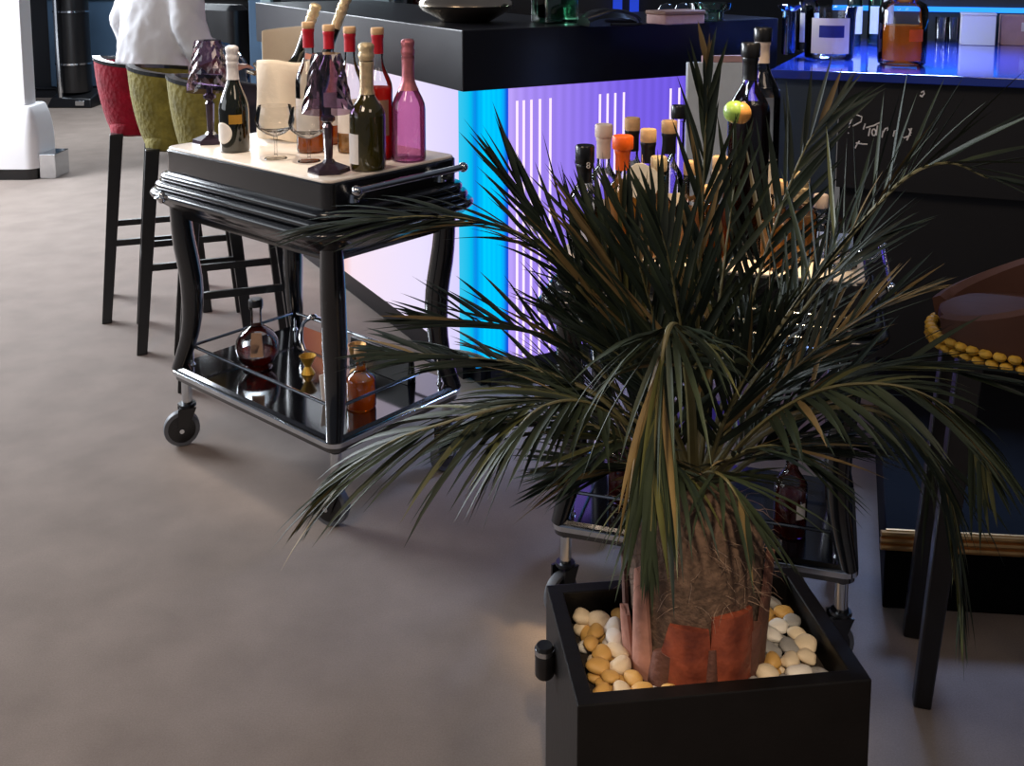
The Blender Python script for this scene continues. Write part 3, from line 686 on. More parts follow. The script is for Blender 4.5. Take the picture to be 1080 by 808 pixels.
# glasses on the right end of second trolley
for u, v, Y, lb in ((888, 240, -.1, 'cut glass tumbler at the trolley right end, nearest the camera'), (905, 240, .0, 'cut glass tumbler behind its twin at the trolley right end')):
    p, _h = on2(u, Y, v)
    t = thing('tumbler', lb, 'glass', p, 0, 'tumblers on the second trolley')
    a = MB(); a.lathe([(.03, 0), (.034, .004), (.038, .09), (.036, .09), (.031, .012), (.001, .01)], 12, cap1=False); a.build('cup', 'glass', t, smooth=False)
# lower shelf of second trolley
Z2S = .2502 * .93 + .0002
def sh2(x, y): return C2 + Matrix.Rotation(C2_RZ, 3, 'Z') @ Vector((x, y, 0)) + Vector((0, 0, Z2S))
bottle('spirit_bottle', 'amber red bottle on the lower shelf right of the palm trunk', sh2(.19, -.09), .036, .21, .11, .013, .16, 'glass', 'cognac', .45, cap='plastic_black', caph=.025, lab=[('paper', .05, .085, -85, -50)], group='bottles on the second trolley lower shelf')
bottle('spirit_bottle', 'brown bottle with white label on the lower shelf left of the palm trunk', sh2(-.19, -.06), .036, .2, .11, .014, .15, 'glass', 'cognac', .6, cap='plastic_black', caph=.03, lab=[('paper', .09, .11, -130, -50)], group='bottles on the second trolley lower shelf')

# ---------------------------------------------------------------- bar stools
def make_stool(fab, label):
    t = thing('bar_stool', label, 'stool', group='velvet bar stools along the bar')
    for sx in (-1, 1):
        for sy in (-1, 1):
            a = MB(); w0, w1 = .026, .019; tp = Vector((sx * .125, sy * .13, .78)); bt = Vector((sx * .18, sy * .2, 0))
            q = lambda c, w_: [(c.x - w_, c.y - w_, c.z), (c.x + w_, c.y - w_, c.z), (c.x + w_, c.y + w_, c.z), (c.x - w_, c.y + w_, c.z)]
            a.hexa(q(bt, w1), q(tp, w0)); a.build('leg', 'black_wood', t, bevel=.003)
    z = .33; x, y = .17, .183
    a = MB()
    for c_, d in (((0, -y, z), (2 * x, .016, .026)), ((0, y, z), (2 * x, .016, .026)), ((-x, 0, z), (.016, 2 * y, .026)), ((x, 0, z), (.016, 2 * y, .026))): a.box(c_, d)
    a.build('footrest', 'black_wood', t, bevel=.002)
    a = MB(); a.ring([(-.02, .765), (0, .775), (0, .805), (-.012, .822), (-.05, .83)], .155, .155, .1, 8); a.build('seat', fab, t)
    # wrap-around back, tapering downwards, open to the front
    v = []; n = 26; m_ = 8
    def P(s, k, inner):
        a0 = rad(-90 + 97 * (2 * s - 1)); zt = 1.082 - .035 * abs(2 * s - 1); zb = .785 + .06 * abs(2 * s - 1) ** 3
        h = k / m_; z_ = zb + (zt - zb) * h
        r = .155 + .05 * (max(z_ - .785, 0) / .29) ** .8 + .008 * math.sin(PI * h) - (.024 if inner else 0)
        return (r * math.cos(a0), r * 1.02 * math.sin(a0), z_)
    L = []
    for i in range(n + 1):
        s = i / n
        L.append([P(s, k, False) for k in range(m_ + 1)] + [P(s, k, True) for k in range(m_, -1, -1)])
    a = MB(); a.loops(L); o = a.build('backrest', fab, t, angle=60)
    a = MB(); L = []
    for i in range(n + 1):
        s = i / n; x0, y0, z0 = P(s, m_, False); x1, y1, z1 = P(s, m_, True)
        f_ = 1.015
        L.append([(x0 * f_, y0 * f_, z0 - .002), (x0 * f_, y0 * f_, z0 + .012), (x1 * .985, y1 * .985, z0 + .012), (x1 * .985, y1 * .985, z0 - .002)])
    a.loops(L); a.build('back_trim', 'plastic_black', t, smooth=False)
    return t
SRZ = rad(-70)
s1 = make_stool('red_velvet', 'red velvet bar stool under the person in the white shirt'); s1.location = (-1.551, 4.331, 0); s1.rotation_euler = (0, 0, SRZ)
s2 = make_stool('olive_velvet', 'olive velvet bar stool next to the red stool'); s2.location = (-1.285, 3.993, 0); s2.rotation_euler = (0, 0, SRZ)
s3 = dup(s2, label='olive velvet bar stool half hidden behind the first trolley', loc=(-1.02, 3.655, 0))

# brown stool right
bs_ = thing('bar_stool', 'brown leather stool with gold braid trim at the right counter', 'stool', (1.035, 1.965, 0), rad(74))
for sx in (-1, 1):
    for sy in (-1, 1):
        a = MB(); w0, w1 = .024, .017; tp = Vector((sx * .095, sy * .125, .735)); bt = Vector((sx * .112, sy * .182, 0))
        q = lambda c, w_: [(c.x - w_, c.y - w_, c.z), (c.x + w_, c.y - w_, c.z), (c.x + w_, c.y + w_, c.z), (c.x - w_, c.y + w_, c.z)]
        a.hexa(q(bt, w1), q(tp, w0)); a.build('leg', 'black_wood', bs_, bevel=.004)
def oval(t, ex=0., n_=2.1):
    c_, s_ = math.cos(t), math.sin(t)
    return ((.142 + ex) * math.copysign(abs(c_) ** (2 / n_), c_), (.178 + ex) * math.copysign(abs(s_) ** (2 / n_), s_))
N_ = 48; T_ = [2 * PI * k / N_ for k in range(N_)]
a = MB(); a.loops([[(*oval(t, e), z) for t in T_] for e, z in ((-.02, .72), (-.012, .725), (-.012, .765))]); a.build('seat_frame', 'black_wood', bs_)
a = MB(); a.loops([[(*oval(t, e), z) for t in T_] for e, z in ((-.01, .765), (-.004, .775), (-.006, .79), (-.03, .803), (-.08, .81))]); a.build('cushion', 'brown_leather', bs_)
L = []
for i in range(41):
    t = rad(-90 + 158 * (2 * i / 40 - 1)); xo, yo = oval(t, .006); xi, yi = oval(t, -.022)
    zt = .80 + .15 * max(0, (.178 - yo) / .356) ** 1.1
    L.append([(xo, yo, .752), (xo * 1.03, yo * 1.03, (.752 + zt) / 2), (xo * 1.05, yo * 1.05, zt - .008), ((xo + xi) / 2 * 1.05, (yo + yi) / 2 * 1.05, zt), (xi * 1.05, yi * 1.05, zt - .008), (xi, yi, .78)])
a = MB(); a.loops(L); a.build('backrest', 'brown_leather', bs_)
a = MB()
for k in range(44):
    for zz, dd in ((.752, 0), (.735, .5)):
        x, y = oval(2 * PI * (k + dd) / 44, .008); a.ellipsoid((x, y, zz), (.013, .013, .0088), 8, 6)
a.build('braid_trim', 'gold_braid', bs_)

# ---------------------------------------------------------------- person on the red stool (local +y = facing)
pe = thing('person', 'person in a white shirt sitting on the red bar stool, seen from behind', 'person', (-1.52, 4.335, .03), rad(-38))
b_ = MB()
b_.loft([(0, -.02, .805, .15, .12), (0, -.02, .86, .175, .135), (0, -.01, .95, .165, .125), (0, .01, 1.05, .155, .12), (0, .03, 1.18, .165, .125), (0, .04, 1.28, .18, .115), (0, .045, 1.345, .17, .09), (0, .05, 1.39, .08, .06), (0, .06, 1.44, .055, .055), (0, .07, 1.5, .055, .058)])
b_.ellipsoid((0, .085, 1.585), (.076, .095, .115), 20, 14); b_.ellipsoid((0, .13, 1.525), (.045, .045, .04))
b_.tube([(0, .175, 1.6), (0, .195, 1.572), (0, .178, 1.562)], [.009, .014, .009])
for s in (-1, 1):
    b_.ellipsoid((s * .078, .08, 1.585), (.01, .02, .03))
    b_.tube([(s * .175, .04, 1.335), (s * .23, .02, 1.2), (s * .25, .07, 1.06), (s * .19, .18, .99), (s * .12, .27, .985)], [.055, .05, .042, .036, .025], 12)
    h0 = Vector((s * .12, .27, .985)); b_.tube([h0, h0 + Vector((-s * .012, .045, .004)), h0 + Vector((-s * .02, .085, 0))], [.026, .036, .034], 10, (1, .5))
    for k, ln in enumerate((.062, .074, .078, .068)):
        bs0 = h0 + Vector((-s * .02 + (k - 1.5) * .0195, .08, .0)); b_.tube([bs0, bs0 + Vector((0, ln * .5, .006)), bs0 + Vector((0, ln, -.012))], [.0095, .009, .007], 8)
    tb = h0 + Vector((-s * .035, .03, 0)); b_.tube([tb, tb + Vector((-s * .03, .03, .0)), tb + Vector((-s * .038, .062, -.006))], [.012, .0105, .008], 8)
    b_.tube([(s * .09, .0, .865), (s * .12, .2, .87), (s * .14, .40, .85)], [.085, .078, .06], 14)
    b_.tube([(s * .14, .40, .85), (s * .13, .38, .62), (s * .12, .34, .46)], [.058, .05, .036], 12)
    b_.tube([(s * .12, .33, .44), (s * .125, .4, .405), (s * .13, .5, .395)], [.034, .032, .024], 10)
o = b_.build('body', 'skin', pe); rm = o.modifiers.new('union', 'REMESH'); rm.mode = 'VOXEL'; rm.voxel_size = .0075; rm.use_smooth_shade = True
sm = o.modifiers.new('smooth', 'SMOOTH'); sm.iterations = 3
a = MB()
a.loft([(0, -.025, .83, .19, .155), (0, -.025, .9, .196, .158), (0, -.01, 1.0, .182, .145), (0, .01, 1.1, .182, .142), (0, .03, 1.2, .188, .143), (0, .04, 1.29, .198, .13), (0, .045, 1.36, .18, .1), (0, .05, 1.405, .085, .07)])
for s in (-1, 1): a.tube([(s * .17, .04, 1.34), (s * .232, .02, 1.2), (s * .255, .06, 1.07), (s * .235, .13, 1.095)], [.07, .072, .066, .055], 14)
o = a.build('shirt', 'white_shirt', pe); rm = o.modifiers.new('union', 'REMESH'); rm.mode = 'VOXEL'; rm.voxel_size = .011; rm.use_smooth_shade = True
sm = o.modifiers.new('smooth', 'SMOOTH'); sm.iterations = 5
tx = bpy.data.textures.new('folds', 'CLOUDS'); tx.noise_scale = .09
dm = o.modifiers.new('folds', 'DISPLACE'); dm.texture = tx; dm.strength = .022; dm.mid_level = .5; dm.texture_coords = 'LOCAL'
a = MB(); a.loft([(0, -.02, .803, .16, .13), (0, -.02, .86, .185, .146), (0, -.01, .93, .175, .136)])
for s in (-1, 1):
    a.tube([(s * .09, .0, .868), (s * .12, .2, .872), (s * .14, .40, .852), (s * .132, .39, .65), (s * .122, .345, .48)], [.094, .088, .073, .062, .055], 14)
o = a.build('trousers', 'trousers', pe); rm = o.modifiers.new('union', 'REMESH'); rm.mode = 'VOXEL'; rm.voxel_size = .012; rm.use_smooth_shade = True
for s in (-1, 1):
    a = MB(); a.tube([(s * .12, .3, .415), (s * .125, .38, .405), (s * .13, .47, .392), (s * .132, .53, .388)], [.042, .046, .046, .034], 12, (1, .85)); a.build('shoe', 'plastic_black', pe)
a = MB(); a.ellipsoid((0, .07, 1.615), (.086, .1, .1), 20, 14); a.ellipsoid((0, .04, 1.57), (.08, .075, .085)); o = a.build('hair', 'hair', pe)
rm = o.modifiers.new('union', 'REMESH'); rm.mode = 'VOXEL'; rm.voxel_size = .01; rm.use_smooth_shade = True
for s in (-1, 1):
    a = MB(); a.ellipsoid((s * .03, .168, 1.59), (.013, .011, .008)); a.build('eye', 'paper', pe)

# ---------------------------------------------------------------- things on the lit bar
def on_bar(u, v): return at_z(u, v, ZT)
t = thing('serving_bowl', 'large hammered silver bowl on the lit bar', 'bowl', on_bar(492, 23))
a = MB(); a.lathe([(.085, 0), (.095, .006), (.12, .02), (.165, .045), (.178, .062), (.172, .078), (.14, .098), (.1, .125), (.085, .15), (.08, .15), (.095, .125)], 40, cap1=False); a.build('bowl', 'steel', t)
t = thing('glass_jar', 'square thick clear glass jar on the lit bar', 'jar', on_bar(585, 24), rad(25))
a = MB(); a.ring([(-.006, 0), (0, .006), (0, .13), (-.007, .13), (-.007, .02), (-.06, .018)], .068, .068, .018, cap1=False); a.build('body', 'glass_green', t)
a = MB(); a.ring([(0, .131), (.006, .135), (.006, .145), (-.01, .15)], .06, .06, .016); a.build('lid', 'glass_green', t)
t = thing('leather_case', 'black folded leather case on the lit bar', 'case', on_bar(640, 27), rad(20))
a = MB(); L = []
for i in range(9):
    x = -.09 + .18 * i / 8; h = .03 + .03 * math.sin(PI * i / 8) ** .6; L.append([(x, -.05, .001), (x, -.056, h * .5), (x, -.03, h), (x, .03, h), (x, .05, h * .5), (x, .05, .001)])
a.loops(L); a.build('pouch', 'plastic_black', t)
a = MB(); a.tube(catmull([(-.1, -.06, .03), (0, -.07, .055), (.08, -.065, .035), (.1, -.06, .008), (.05, -.07, .006), (-.02, -.075, .008)], 20), .006, 8); a.build('strap', 'plastic_black', t)
p = on_bar(716, 25)
t = thing('low_box', 'low pinkish box on the lit bar', 'box', p, BAR_RZ)
a = MB(); a.box((0, .02, .017), (.18, .11, .034)); a.build('box_base', 'pink_box', t, bevel=.004)
a = MB(); a.box((0, .02, .041), (.185, .115, .014)); a.build('lid', 'brown_card', t, bevel=.003)
t = thing('ashtray', 'thick clear glass ashtray near the right end of the lit bar', 'ashtray', on_bar(748, 22))
a = MB(); a.lathe([(.05, 0), (.055, .004), (.055, .035), (.08, .045), (.08, .068), (.065, .068), (.05, .045), (.001, .042)], 28, cap1=False); a.build('dish', 'glass_smoke' if False else 'glass_green', t)
for i, u in enumerate((775, 790, 806)):
    t = thing('upturned_glass', ('upturned blue-lit glass, leftmost of three at the bar end', 'upturned blue-lit glass, middle of three at the bar end', 'upturned blue-lit glass, rightmost of three at the bar end')[i], 'glass', Bp(1.08 + i * .085, .30, ZT), 0, 'upturned glasses at the bar end')
    a = MB(); a.lathe([(.036, 0), (.038, .004), (.036, .03), (.022, .05), (.001, .055)], 20); a.build('cup', 'glass_blue', t)

# ---------------------------------------------------------------- things on the blue counter
ZC += .0002
def on_c(u, v, dy=0): return at_z(u, v, ZC)
GC = 'bottles and glasses on the blue counter'
t = thing('tall_glass', 'tall blue-tinted glass at the left end of the blue counter', 'glass', at_z(831, 57, ZC), 0, GC)
a = MB(); a.lathe([(.018, 0), (.02, .005), (.02, .13), (.035, .142), (.037, .148), (.033, .148), (.017, .13), (.016, .01)], 20, cap1=False); a.build('cup', 'glass_blue', t)
bottle('spirit_bottle', 'clear bottle with white label beside the tall blue glass', at_z(851, 54, ZC), .032, .24, .14, .012, .19, 'glass', None, cap='cork', caph=.02, lab=[('paper', .03, .12, -150, -30)], group=GC)
t = thing('glass_jar', 'wide clear glass jar with blue and white label on the blue counter', 'jar', at_z(874, 62, ZC), 0, GC)
a = MB(); a.lathe([(.062, 0), (.068, .006), (.07, .13), (.074, .15), (.071, .15), (.066, .13), (.063, .012), (.001, .01)], 32, cap1=False); a.build('body', 'glass', t)
def curved(par, r, z0, z1, a0, a1, m_, nm):
    L = []
    for i in range(13):
        an = rad(a0 + (a1 - a0) * i / 12); L.append([(rr * math.cos(an), rr * math.sin(an), z) for rr, z in ((r, z0), (r + .001, z0), (r + .001, z1), (r, z1))])
    a = MB(); a.loops(L); return a.build(nm, m_, par)
curved(t, .0712, .02, .12, -150, -60, 'napkin_white', 'paper_label'); curved(t, .0724, .066, .1, -130, -75, 'ink', 'blue_emblem')
for i, (u, lb) in enumerate(((900, 'green-tinted bottle behind the amber decanter, left one'), (922, 'green-tinted bottle behind the amber decanter, right one'))):
    p = at_z(u, 48, ZC); bottle('spirit_bottle', lb, p, .024, .25, .15, .011, .2, 'glass_green', None, cap='red_foil', caph=.03, lab=[('paper', .04, .13, -150, -30)], group=GC)
p = at_z(934, 46, ZC)
bottle('spirit_bottle', 'cream opaque bottle behind the amber decanter', p, .022, .26, .17, .011, .21, 'cream_cap', None, cap='plastic_black', caph=.025, group=GC)
t = thing('spirit_decanter', 'large glass decanter half full of amber spirit on the counter edge', 'decanter', at_z(956, 70, ZC) + Vector((0, .05, 0)), 0, GC)
a = MB(); a.lathe([(.054, 0), (.062, .006), (.064, .02), (.064, .15), (.058, .165), (.03, .18), (.022, .2), (.026, .24), (.02, .242)], 12); a.build('glass_body', 'glass', t)
a = MB(); a.lathe([(.048, .014), (.05, .02), (.05, .108)], 24); a.build('liquid', 'amber', t)
a = MB(); a.ellipsoid((0, 0, .27), (.03, .03, .032), 10, 8); a.build('stopper', 'glass', t)
curved(t, .0648, .068, .1, -95, -60, 'orange_cap', 'paper_label')
p = at_z(1031, 48, ZC); t = thing('carton', 'white carton standing on the blue counter', 'box', p, CRZ)
a = MB(); a.box((0, .04, .05), (.105, .08, .1)); a.build('carton_body', 'white_paint', t, bevel=.002)
a = MB(); a.box((0, .04, .103), (.108, .083, .006)); a.build('lid', 'white_paint', t, bevel=.001)
p = at_z(1066, 48, ZC); t = thing('carton', 'pinkish carton right of the white carton', 'box', p + Vector((.012, -.0, 0)), CRZ)
a = MB(); a.box((0.01, .04, .05), (.1, .08, .1)); a.build('carton_body', 'pink_box', t, bevel=.002)
a = MB(); a.box((.035, -.0012, .062), (.03, .002, .03)); a.build('sticker', 'paper', t)
for i, u in enumerate((992, 1005)):
    t = thing('shot_glass', ('small clear glass beside the white carton, left one', 'small clear glass beside the white carton, right one')[i], 'glass', at_z(u, 44, ZC), 0, 'small glasses by the carton')
    a = MB(); a.lathe([(.017, 0), (.019, .004), (.021, .085), (.019, .085), (.016, .012), (.001, .01)], 16, cap1=False); a.build('cup', 'glass', t)
for o in list(C.objects):
    if o.get('group') in (GC, 'small glasses by the carton') or (o.get('category') == 'box' and 'carton' in o.get('label', '')): o.scale = (1.28, 1.28, 1.28)
# pale menu board between bar and counter
p = at_y(754, 62, 3.2); HB = p.z
t = thing('menu_board', 'pale grey board standing behind the liqueur bottles', 'board', (p.x, 3.2, 0), rad(6))
a = MB(); a.box((0, 0, HB - .5), (.18, .02, .98)); a.build('panel', 'panel_grey', t, bevel=.003)
a = MB(); a.box((.025, 0, HB), (.13, .022, .02)); a.build('header_strip', 'pink_box', t)
a = MB(); a.box((0, 0, .115), (.03, .03, .22)); a.box((0, 0, .006), (.22, .2, .012)); a.build('stand', 'plastic_black', t)

# ---------------------------------------------------------------- background behind the bar
t = thing('drawer_cabinet', 'pale teal drawer cabinet far behind the lit bar', 'cabinet', at_y(391, 10, 6.4) * Vector((1, 1, 0)) if False else (at_y(391, 10, 6.4).x, 6.4, 0))
a = MB(); a.box((0, .25, .7), (.3, .5, 1.4)); a.build('carcass', 'pale_teal', t, bevel=.004)
for z in (.35, .65, .95, 1.12, 1.27):
    a = MB(); a.box((0, -.012, z), (.24, .024, .12)); d = a.build('drawer', 'pale_teal', t, bevel=.004)
    a = MB(); a.box((0, -.03, z + .02), (.05, .012, .012)); a.build('handle', 'chrome', d)
x0 = at_y(440, 10, 6.3).x
x0 += .13
t = thing('back_shelf', 'dark back shelf behind the silver bowl', 'shelf', (x0 + .6, 6.6, 0))
a = MB(); a.box((0, .15, .53), (1.7, .3, 1.06)); a.build('carcass', 'bar_black', t, bevel=.004)
a = MB(); a.box((0, .28, 1.7), (1.7, .03, 1.2)); a.build('back_panel', 'wall_dark', t)
a = MB(); a.box((0, .15, 1.07), (1.72, .32, .02)); a.build('board', 'brown_card', t)
for i, (dx, m_, lb) in enumerate(((-.76, 'cognac', 'brown bottle on the back shelf next to the drawer cabinet'), (-.66, 'dark_spirit', 'dark bottle on the back shelf, second from the drawer cabinet'), (-.55, 'red_spirit', 'red bottle on the back shelf left of the silver bowl'))):
    bottle('spirit_bottle', lb, (x0 + .6 + dx, 6.68, 1.0802), .04, .3, .18, .014, .24, 'glass', m_, .7, cap='plastic_black', caph=.03, group='bottles on the back shelf')
for i, dx in enumerate((.55, .66)):
    a = MB(); a.box((0, 0, .2), (.06, .02, .4)); o = a.build('light_bar', glow('blue_bar', [(0, (40, 70, 210)), (1, (40, 70, 210))], .9), bevel=.002); o.location = (x0 + .6 + dx, 6.79, 1.1)
    tag(o, ('blue glowing strip on the back shelf, left one', 'blue glowing strip on the back shelf, right one')[i], 'light', 'blue strips on the back shelf')
# white post and teal post by the far end of the bar
a = MB(); q = at_y(280, 20, 6.9); a.box((q.x, 6.95, 1.5), (.07, .08, 3.0)); struct(a.build('trim_3', 'pale_teal', smooth=False, bevel=.004))
a = MB(); q = at_y(268, 20, 7.2); a.box((q.x, 7.3, 1.5), (.1, .1, 3.0)); struct(a.build('trim_4', 'teal_panel', smooth=False, bevel=.004))
# dark armchair beyond the person
q = at_y(258, 30, 7.6)
t = thing('armchair', 'black lounge chair in the distance right of the person', 'armchair', (q.x - .12, 8.0, 0), rad(150))
a = MB(); a.ring([(-.03, .3), (0, .33), (0, .45), (-.03, .48)], .38, .38, .08); a.build('seat', 'plastic_black', t)
a = MB(); a.ring([(-.01, .3), (0, .4), (0, 1.12), (-.04, 1.16)], .42, .1, .07); a.M = Matrix.Identity(4); o = a.build('backrest', 'plastic_black', t); o.location = (0, .42, 0)
for s in (-1, 1):
    a = MB(); a.ring([(-.01, .3), (0, .32), (0, .68), (-.02, .7)], .07, .4, .05); o = a.build('armrest', 'plastic_black', t); o.location = (s * .44, .02, 0)
    for sy in (-1, 1):
        a = MB(); a.lathe([(.018, 0), (.026, .31)], 12, (s * .36, sy * .34, 0)); a.build('leg', 'black_wood', t)
q = at_y(240, 10, 8.6)
t = thing('carton', 'brown carton on the ledge behind the person', 'box', (q.x, 8.8, 1.1705), 0)
a = MB(); a.box((0, 0, .09), (.2, .2, .18)); a.build('carton_body', 'brown_card', t, bevel=.003)
a = MB(); a.box((0, 0, -.02 + .024), (.23, .23, .03)); a.build('tray', 'white_paint', t, bevel=.003)
t = thing('side_cabinet', 'black side cabinet carrying a brown carton behind the person', 'cabinet', (q.x + .05, 8.85, 0))
a = MB(); a.box((0, 0, .57), (.6, .4, 1.14)); a.build('carcass', 'bar_black', t, bevel=.005)
a = MB(); a.box((0, -.21, .57), (.54, .02, 1.02)); a.build('door', 'bar_black', t, bevel=.004)
a = MB(); a.box((0, 0, 1.1495), (.64, .44, .018)); a.build('top', 'black_wood', t, bevel=.003)
# clear plastic chair back
q = at_y(237, 50, 6.2)
t = thing('clear_chair', 'clear plastic round-backed chair behind the person', 'chair', (q.x, 6.4, 0), rad(170))
a = MB(); a.tube([(.17 * math.cos(i * PI / 12), .18, .78 + .2 * math.sin(i * PI / 12)) for i in range(13)], .012, 8); a.tube([(-.17, .18, .78), (-.17, .16, .45)], .012, 8); a.tube([(.17, .18, .78), (.17, .16, .45)], .012, 8); a.build('back_frame', 'glass_blue', t)
L = [[(x * .165, .18 + (.0 if k < 2 else .008), .62 + .34 * k_) for k, k_ in ((0, 0), (1, 1), (2, 1), (3, 0))] for x in (-1, -.5, 0, .5, 1)]
L = [[(p[0], p[1], p[2] - (.12 * (p[0] / .165) ** 2 if p[2] > .8 else 0)) for p in l] for l in L]
a = MB(); a.loops(L); a.build('back_panel', 'glass_blue', t)
a = MB(); a.ring([(-.01, .44), (0, .445), (0, .46), (-.01, .465)], .2, .2, .1); a.build('seat', 'glass_blue', t)
for sx in (-1, 1):
    for sy in (-1, 1):
        a = MB(); a.tube([(sx * .16, sy * .16, .44), (sx * .19, sy * .19, 0)], [.014, .01], 8); a.build('leg', 'glass_blue', t)

# ---------------------------------------------------------------- planter
HP = .42
c0, c1, c2, = at_z(609, 745, HP), at_z(920, 727, HP), at_z(567, 617.5, HP)
wv = c1 - c0; PW = wv.length; PRZ = math.atan2(wv.y, wv.x) + rad(2.5); PW *= 1.02; PD = .292
ux, uy = Vector((math.cos(PRZ), math.sin(PRZ), 0)), Vector((-math.sin(PRZ), math.cos(PRZ), 0))
PC = c0 + ux * PW / 2 + uy * PD / 2; PC.z = 0
pl = thing('planter', 'glossy black planter box holding the palm and pebbles', 'planter', PC, PRZ)
hx, hy = PW / 2, PD / 2
a = MB()
def rect(x, y, z): return [(-x, -y, z), (x, -y, z), (x, y, z), (-x, y, z)]
RT = .026
a.loops([rect(hx - .004, hy - .004, 0), rect(hx - .004, hy - .004, .02), rect(hx, hy, .02), rect(hx, hy, HP), rect(hx - RT, hy - RT, HP), rect(hx - RT, hy - RT, .33), rect(.01, .01, .33)])
a.build('box', 'planter_black', pl, smooth=False, bevel=.0025)
a = MB(); 
L = [rect(hx - RT - .001, hy - RT - .001, .331), rect(hx - RT - .001, hy - RT - .001, .365)]; a.loops(L); a.build('soil', 'soil', pl, smooth=False)
a = MB(); a.lathe([(.013, 0), (.016, .004), (.016, .05), (.013, .056)], 16); q = a.build('side_knob', 'plastic_black', pl); q.location = (-hx - .016, .06, .315)
a = MB(); a.lathe([(.0168, .042), (.0168, .05)], 16); a.build('ring', 'chrome', q)
SOIL = .3655
# ---------------------------------------------------------------- palm
TR = at_y(731, 700, PC.y + .0); TC = Vector((TR.x, PC.y + .008, 0))
palm = thing('palm_tree', 'potted date palm with long arching fronds in the black planter', 'plant', (TC.x, TC.y, SOIL))
a = MB(); n = 40; L = []
prof = [(.098, .0), (.102, .02), (.1, .06), (.102, .11), (.106, .16), (.108, .2), (.1, .24), (.075, .275), (.04, .3)]
for j, (r, z) in enumerate(prof):
    L.append([((r + .004 * noise.noise((k * 1.3, j * 1.1, 2)) + .003 * math.sin(k * 5)) * math.cos(2 * PI * k / n), (r + .004 * noise.noise((k * 1.3, j, 7))) * math.sin(2 * PI * k / n), z) for k in range(n)])
a.loops(L); a.build('trunk', 'fiber', palm)
def boot(a0, w0, w1, z0, z1, r0, r1, m_, lean=0, jag=0):
    L = []; nn = 9
    for j in range(7):
        s = j / 6; z = z0 + (z1 - z0) * s; w_ = w0 + (w1 - w0) * s; r = r0 + (r1 - r0) * s; l = []
        for k in range(nn):
            x = (k / (nn - 1) - .5); aa = rad(a0 + lean * s) + x * w_ / r; zz = z + (jag * (.5 - abs(x)) if j == 6 else 0)
            l.append((r * math.cos(aa), r * math.sin(aa), zz))
        for k in range(nn - 1, -1, -1):
            x = (k / (nn - 1) - .5); aa = rad(a0 + lean * s) + x * w_ / r; zz = z + (jag * (.5 - abs(x)) if j == 6 else 0)
            rr = r + .006 + .007 * (1 - (2 * x) ** 2); l.append((rr * math.cos(aa), rr * math.sin(aa), zz))
        L.append(l)
    a = MB(); a.loops(L); a.build('leaf_base', m_, palm)
boot(-109, .098, .058, .003, .122, .101, .104, 'boot_orange', 5, .006)
boot(-61, .095, .07, .003, .142, .101, .104, 'boot_orange', -5, .004)
boot(-85, .03, .012, .003, .09, .101, .103, 'boot_brown', 0, .01)
boot(-150, .05, .022, .01, .19, .1, .112, 'boot_pink', 4, .02)
boot(-178, .06, .03, .003, .09, .1, .108, 'boot_pink', 3, .02)
boot(-22, .07, .035, .003, .2, .101, .112, 'boot_brown', 6, .02)
boot(20, .07, .035, .003, .18, .101, .11, 'boot_brown', 3, .02)
boot(-128, .05, .03, .003, .07, .101, .106, 'boot_brown', 3, .02)
boot(-42, .05, .03, .003, .1, .1, .105, 'boot_brown', 3, .02)
for k in range(4): boot(60 + 33 * k, .07, .04, .003, .16, .1, .108, 'boot_brown', 2, .02)
# loose fibres
a = MB()
for k in range(150):
    th = R.uniform(0, 2 * PI); z = R.uniform(.15, .27); r = .104
    p = Vector((r * math.cos(th), r * math.sin(th), z)); d = Vector((math.cos(th + R.uniform(-1.2, 1.2)), math.sin(th + R.uniform(-1.2, 1.2)), R.uniform(-.2, .8))).normalized(); P = [p - d * .01]
    for q in range(4): P.append(P[-1] + d * R.uniform(.008, .018)); d = (d + Vector((R.uniform(-.4, .4), R.uniform(-.4, .4), R.uniform(-.6, .1)))).normalized()
    a.tube(P, [.0006, .0006, .0005, .0004, .0002], 4)
tag(a.build('trunk_fibre', 'fiber_pale', palm), None, None, None, 'stuff')

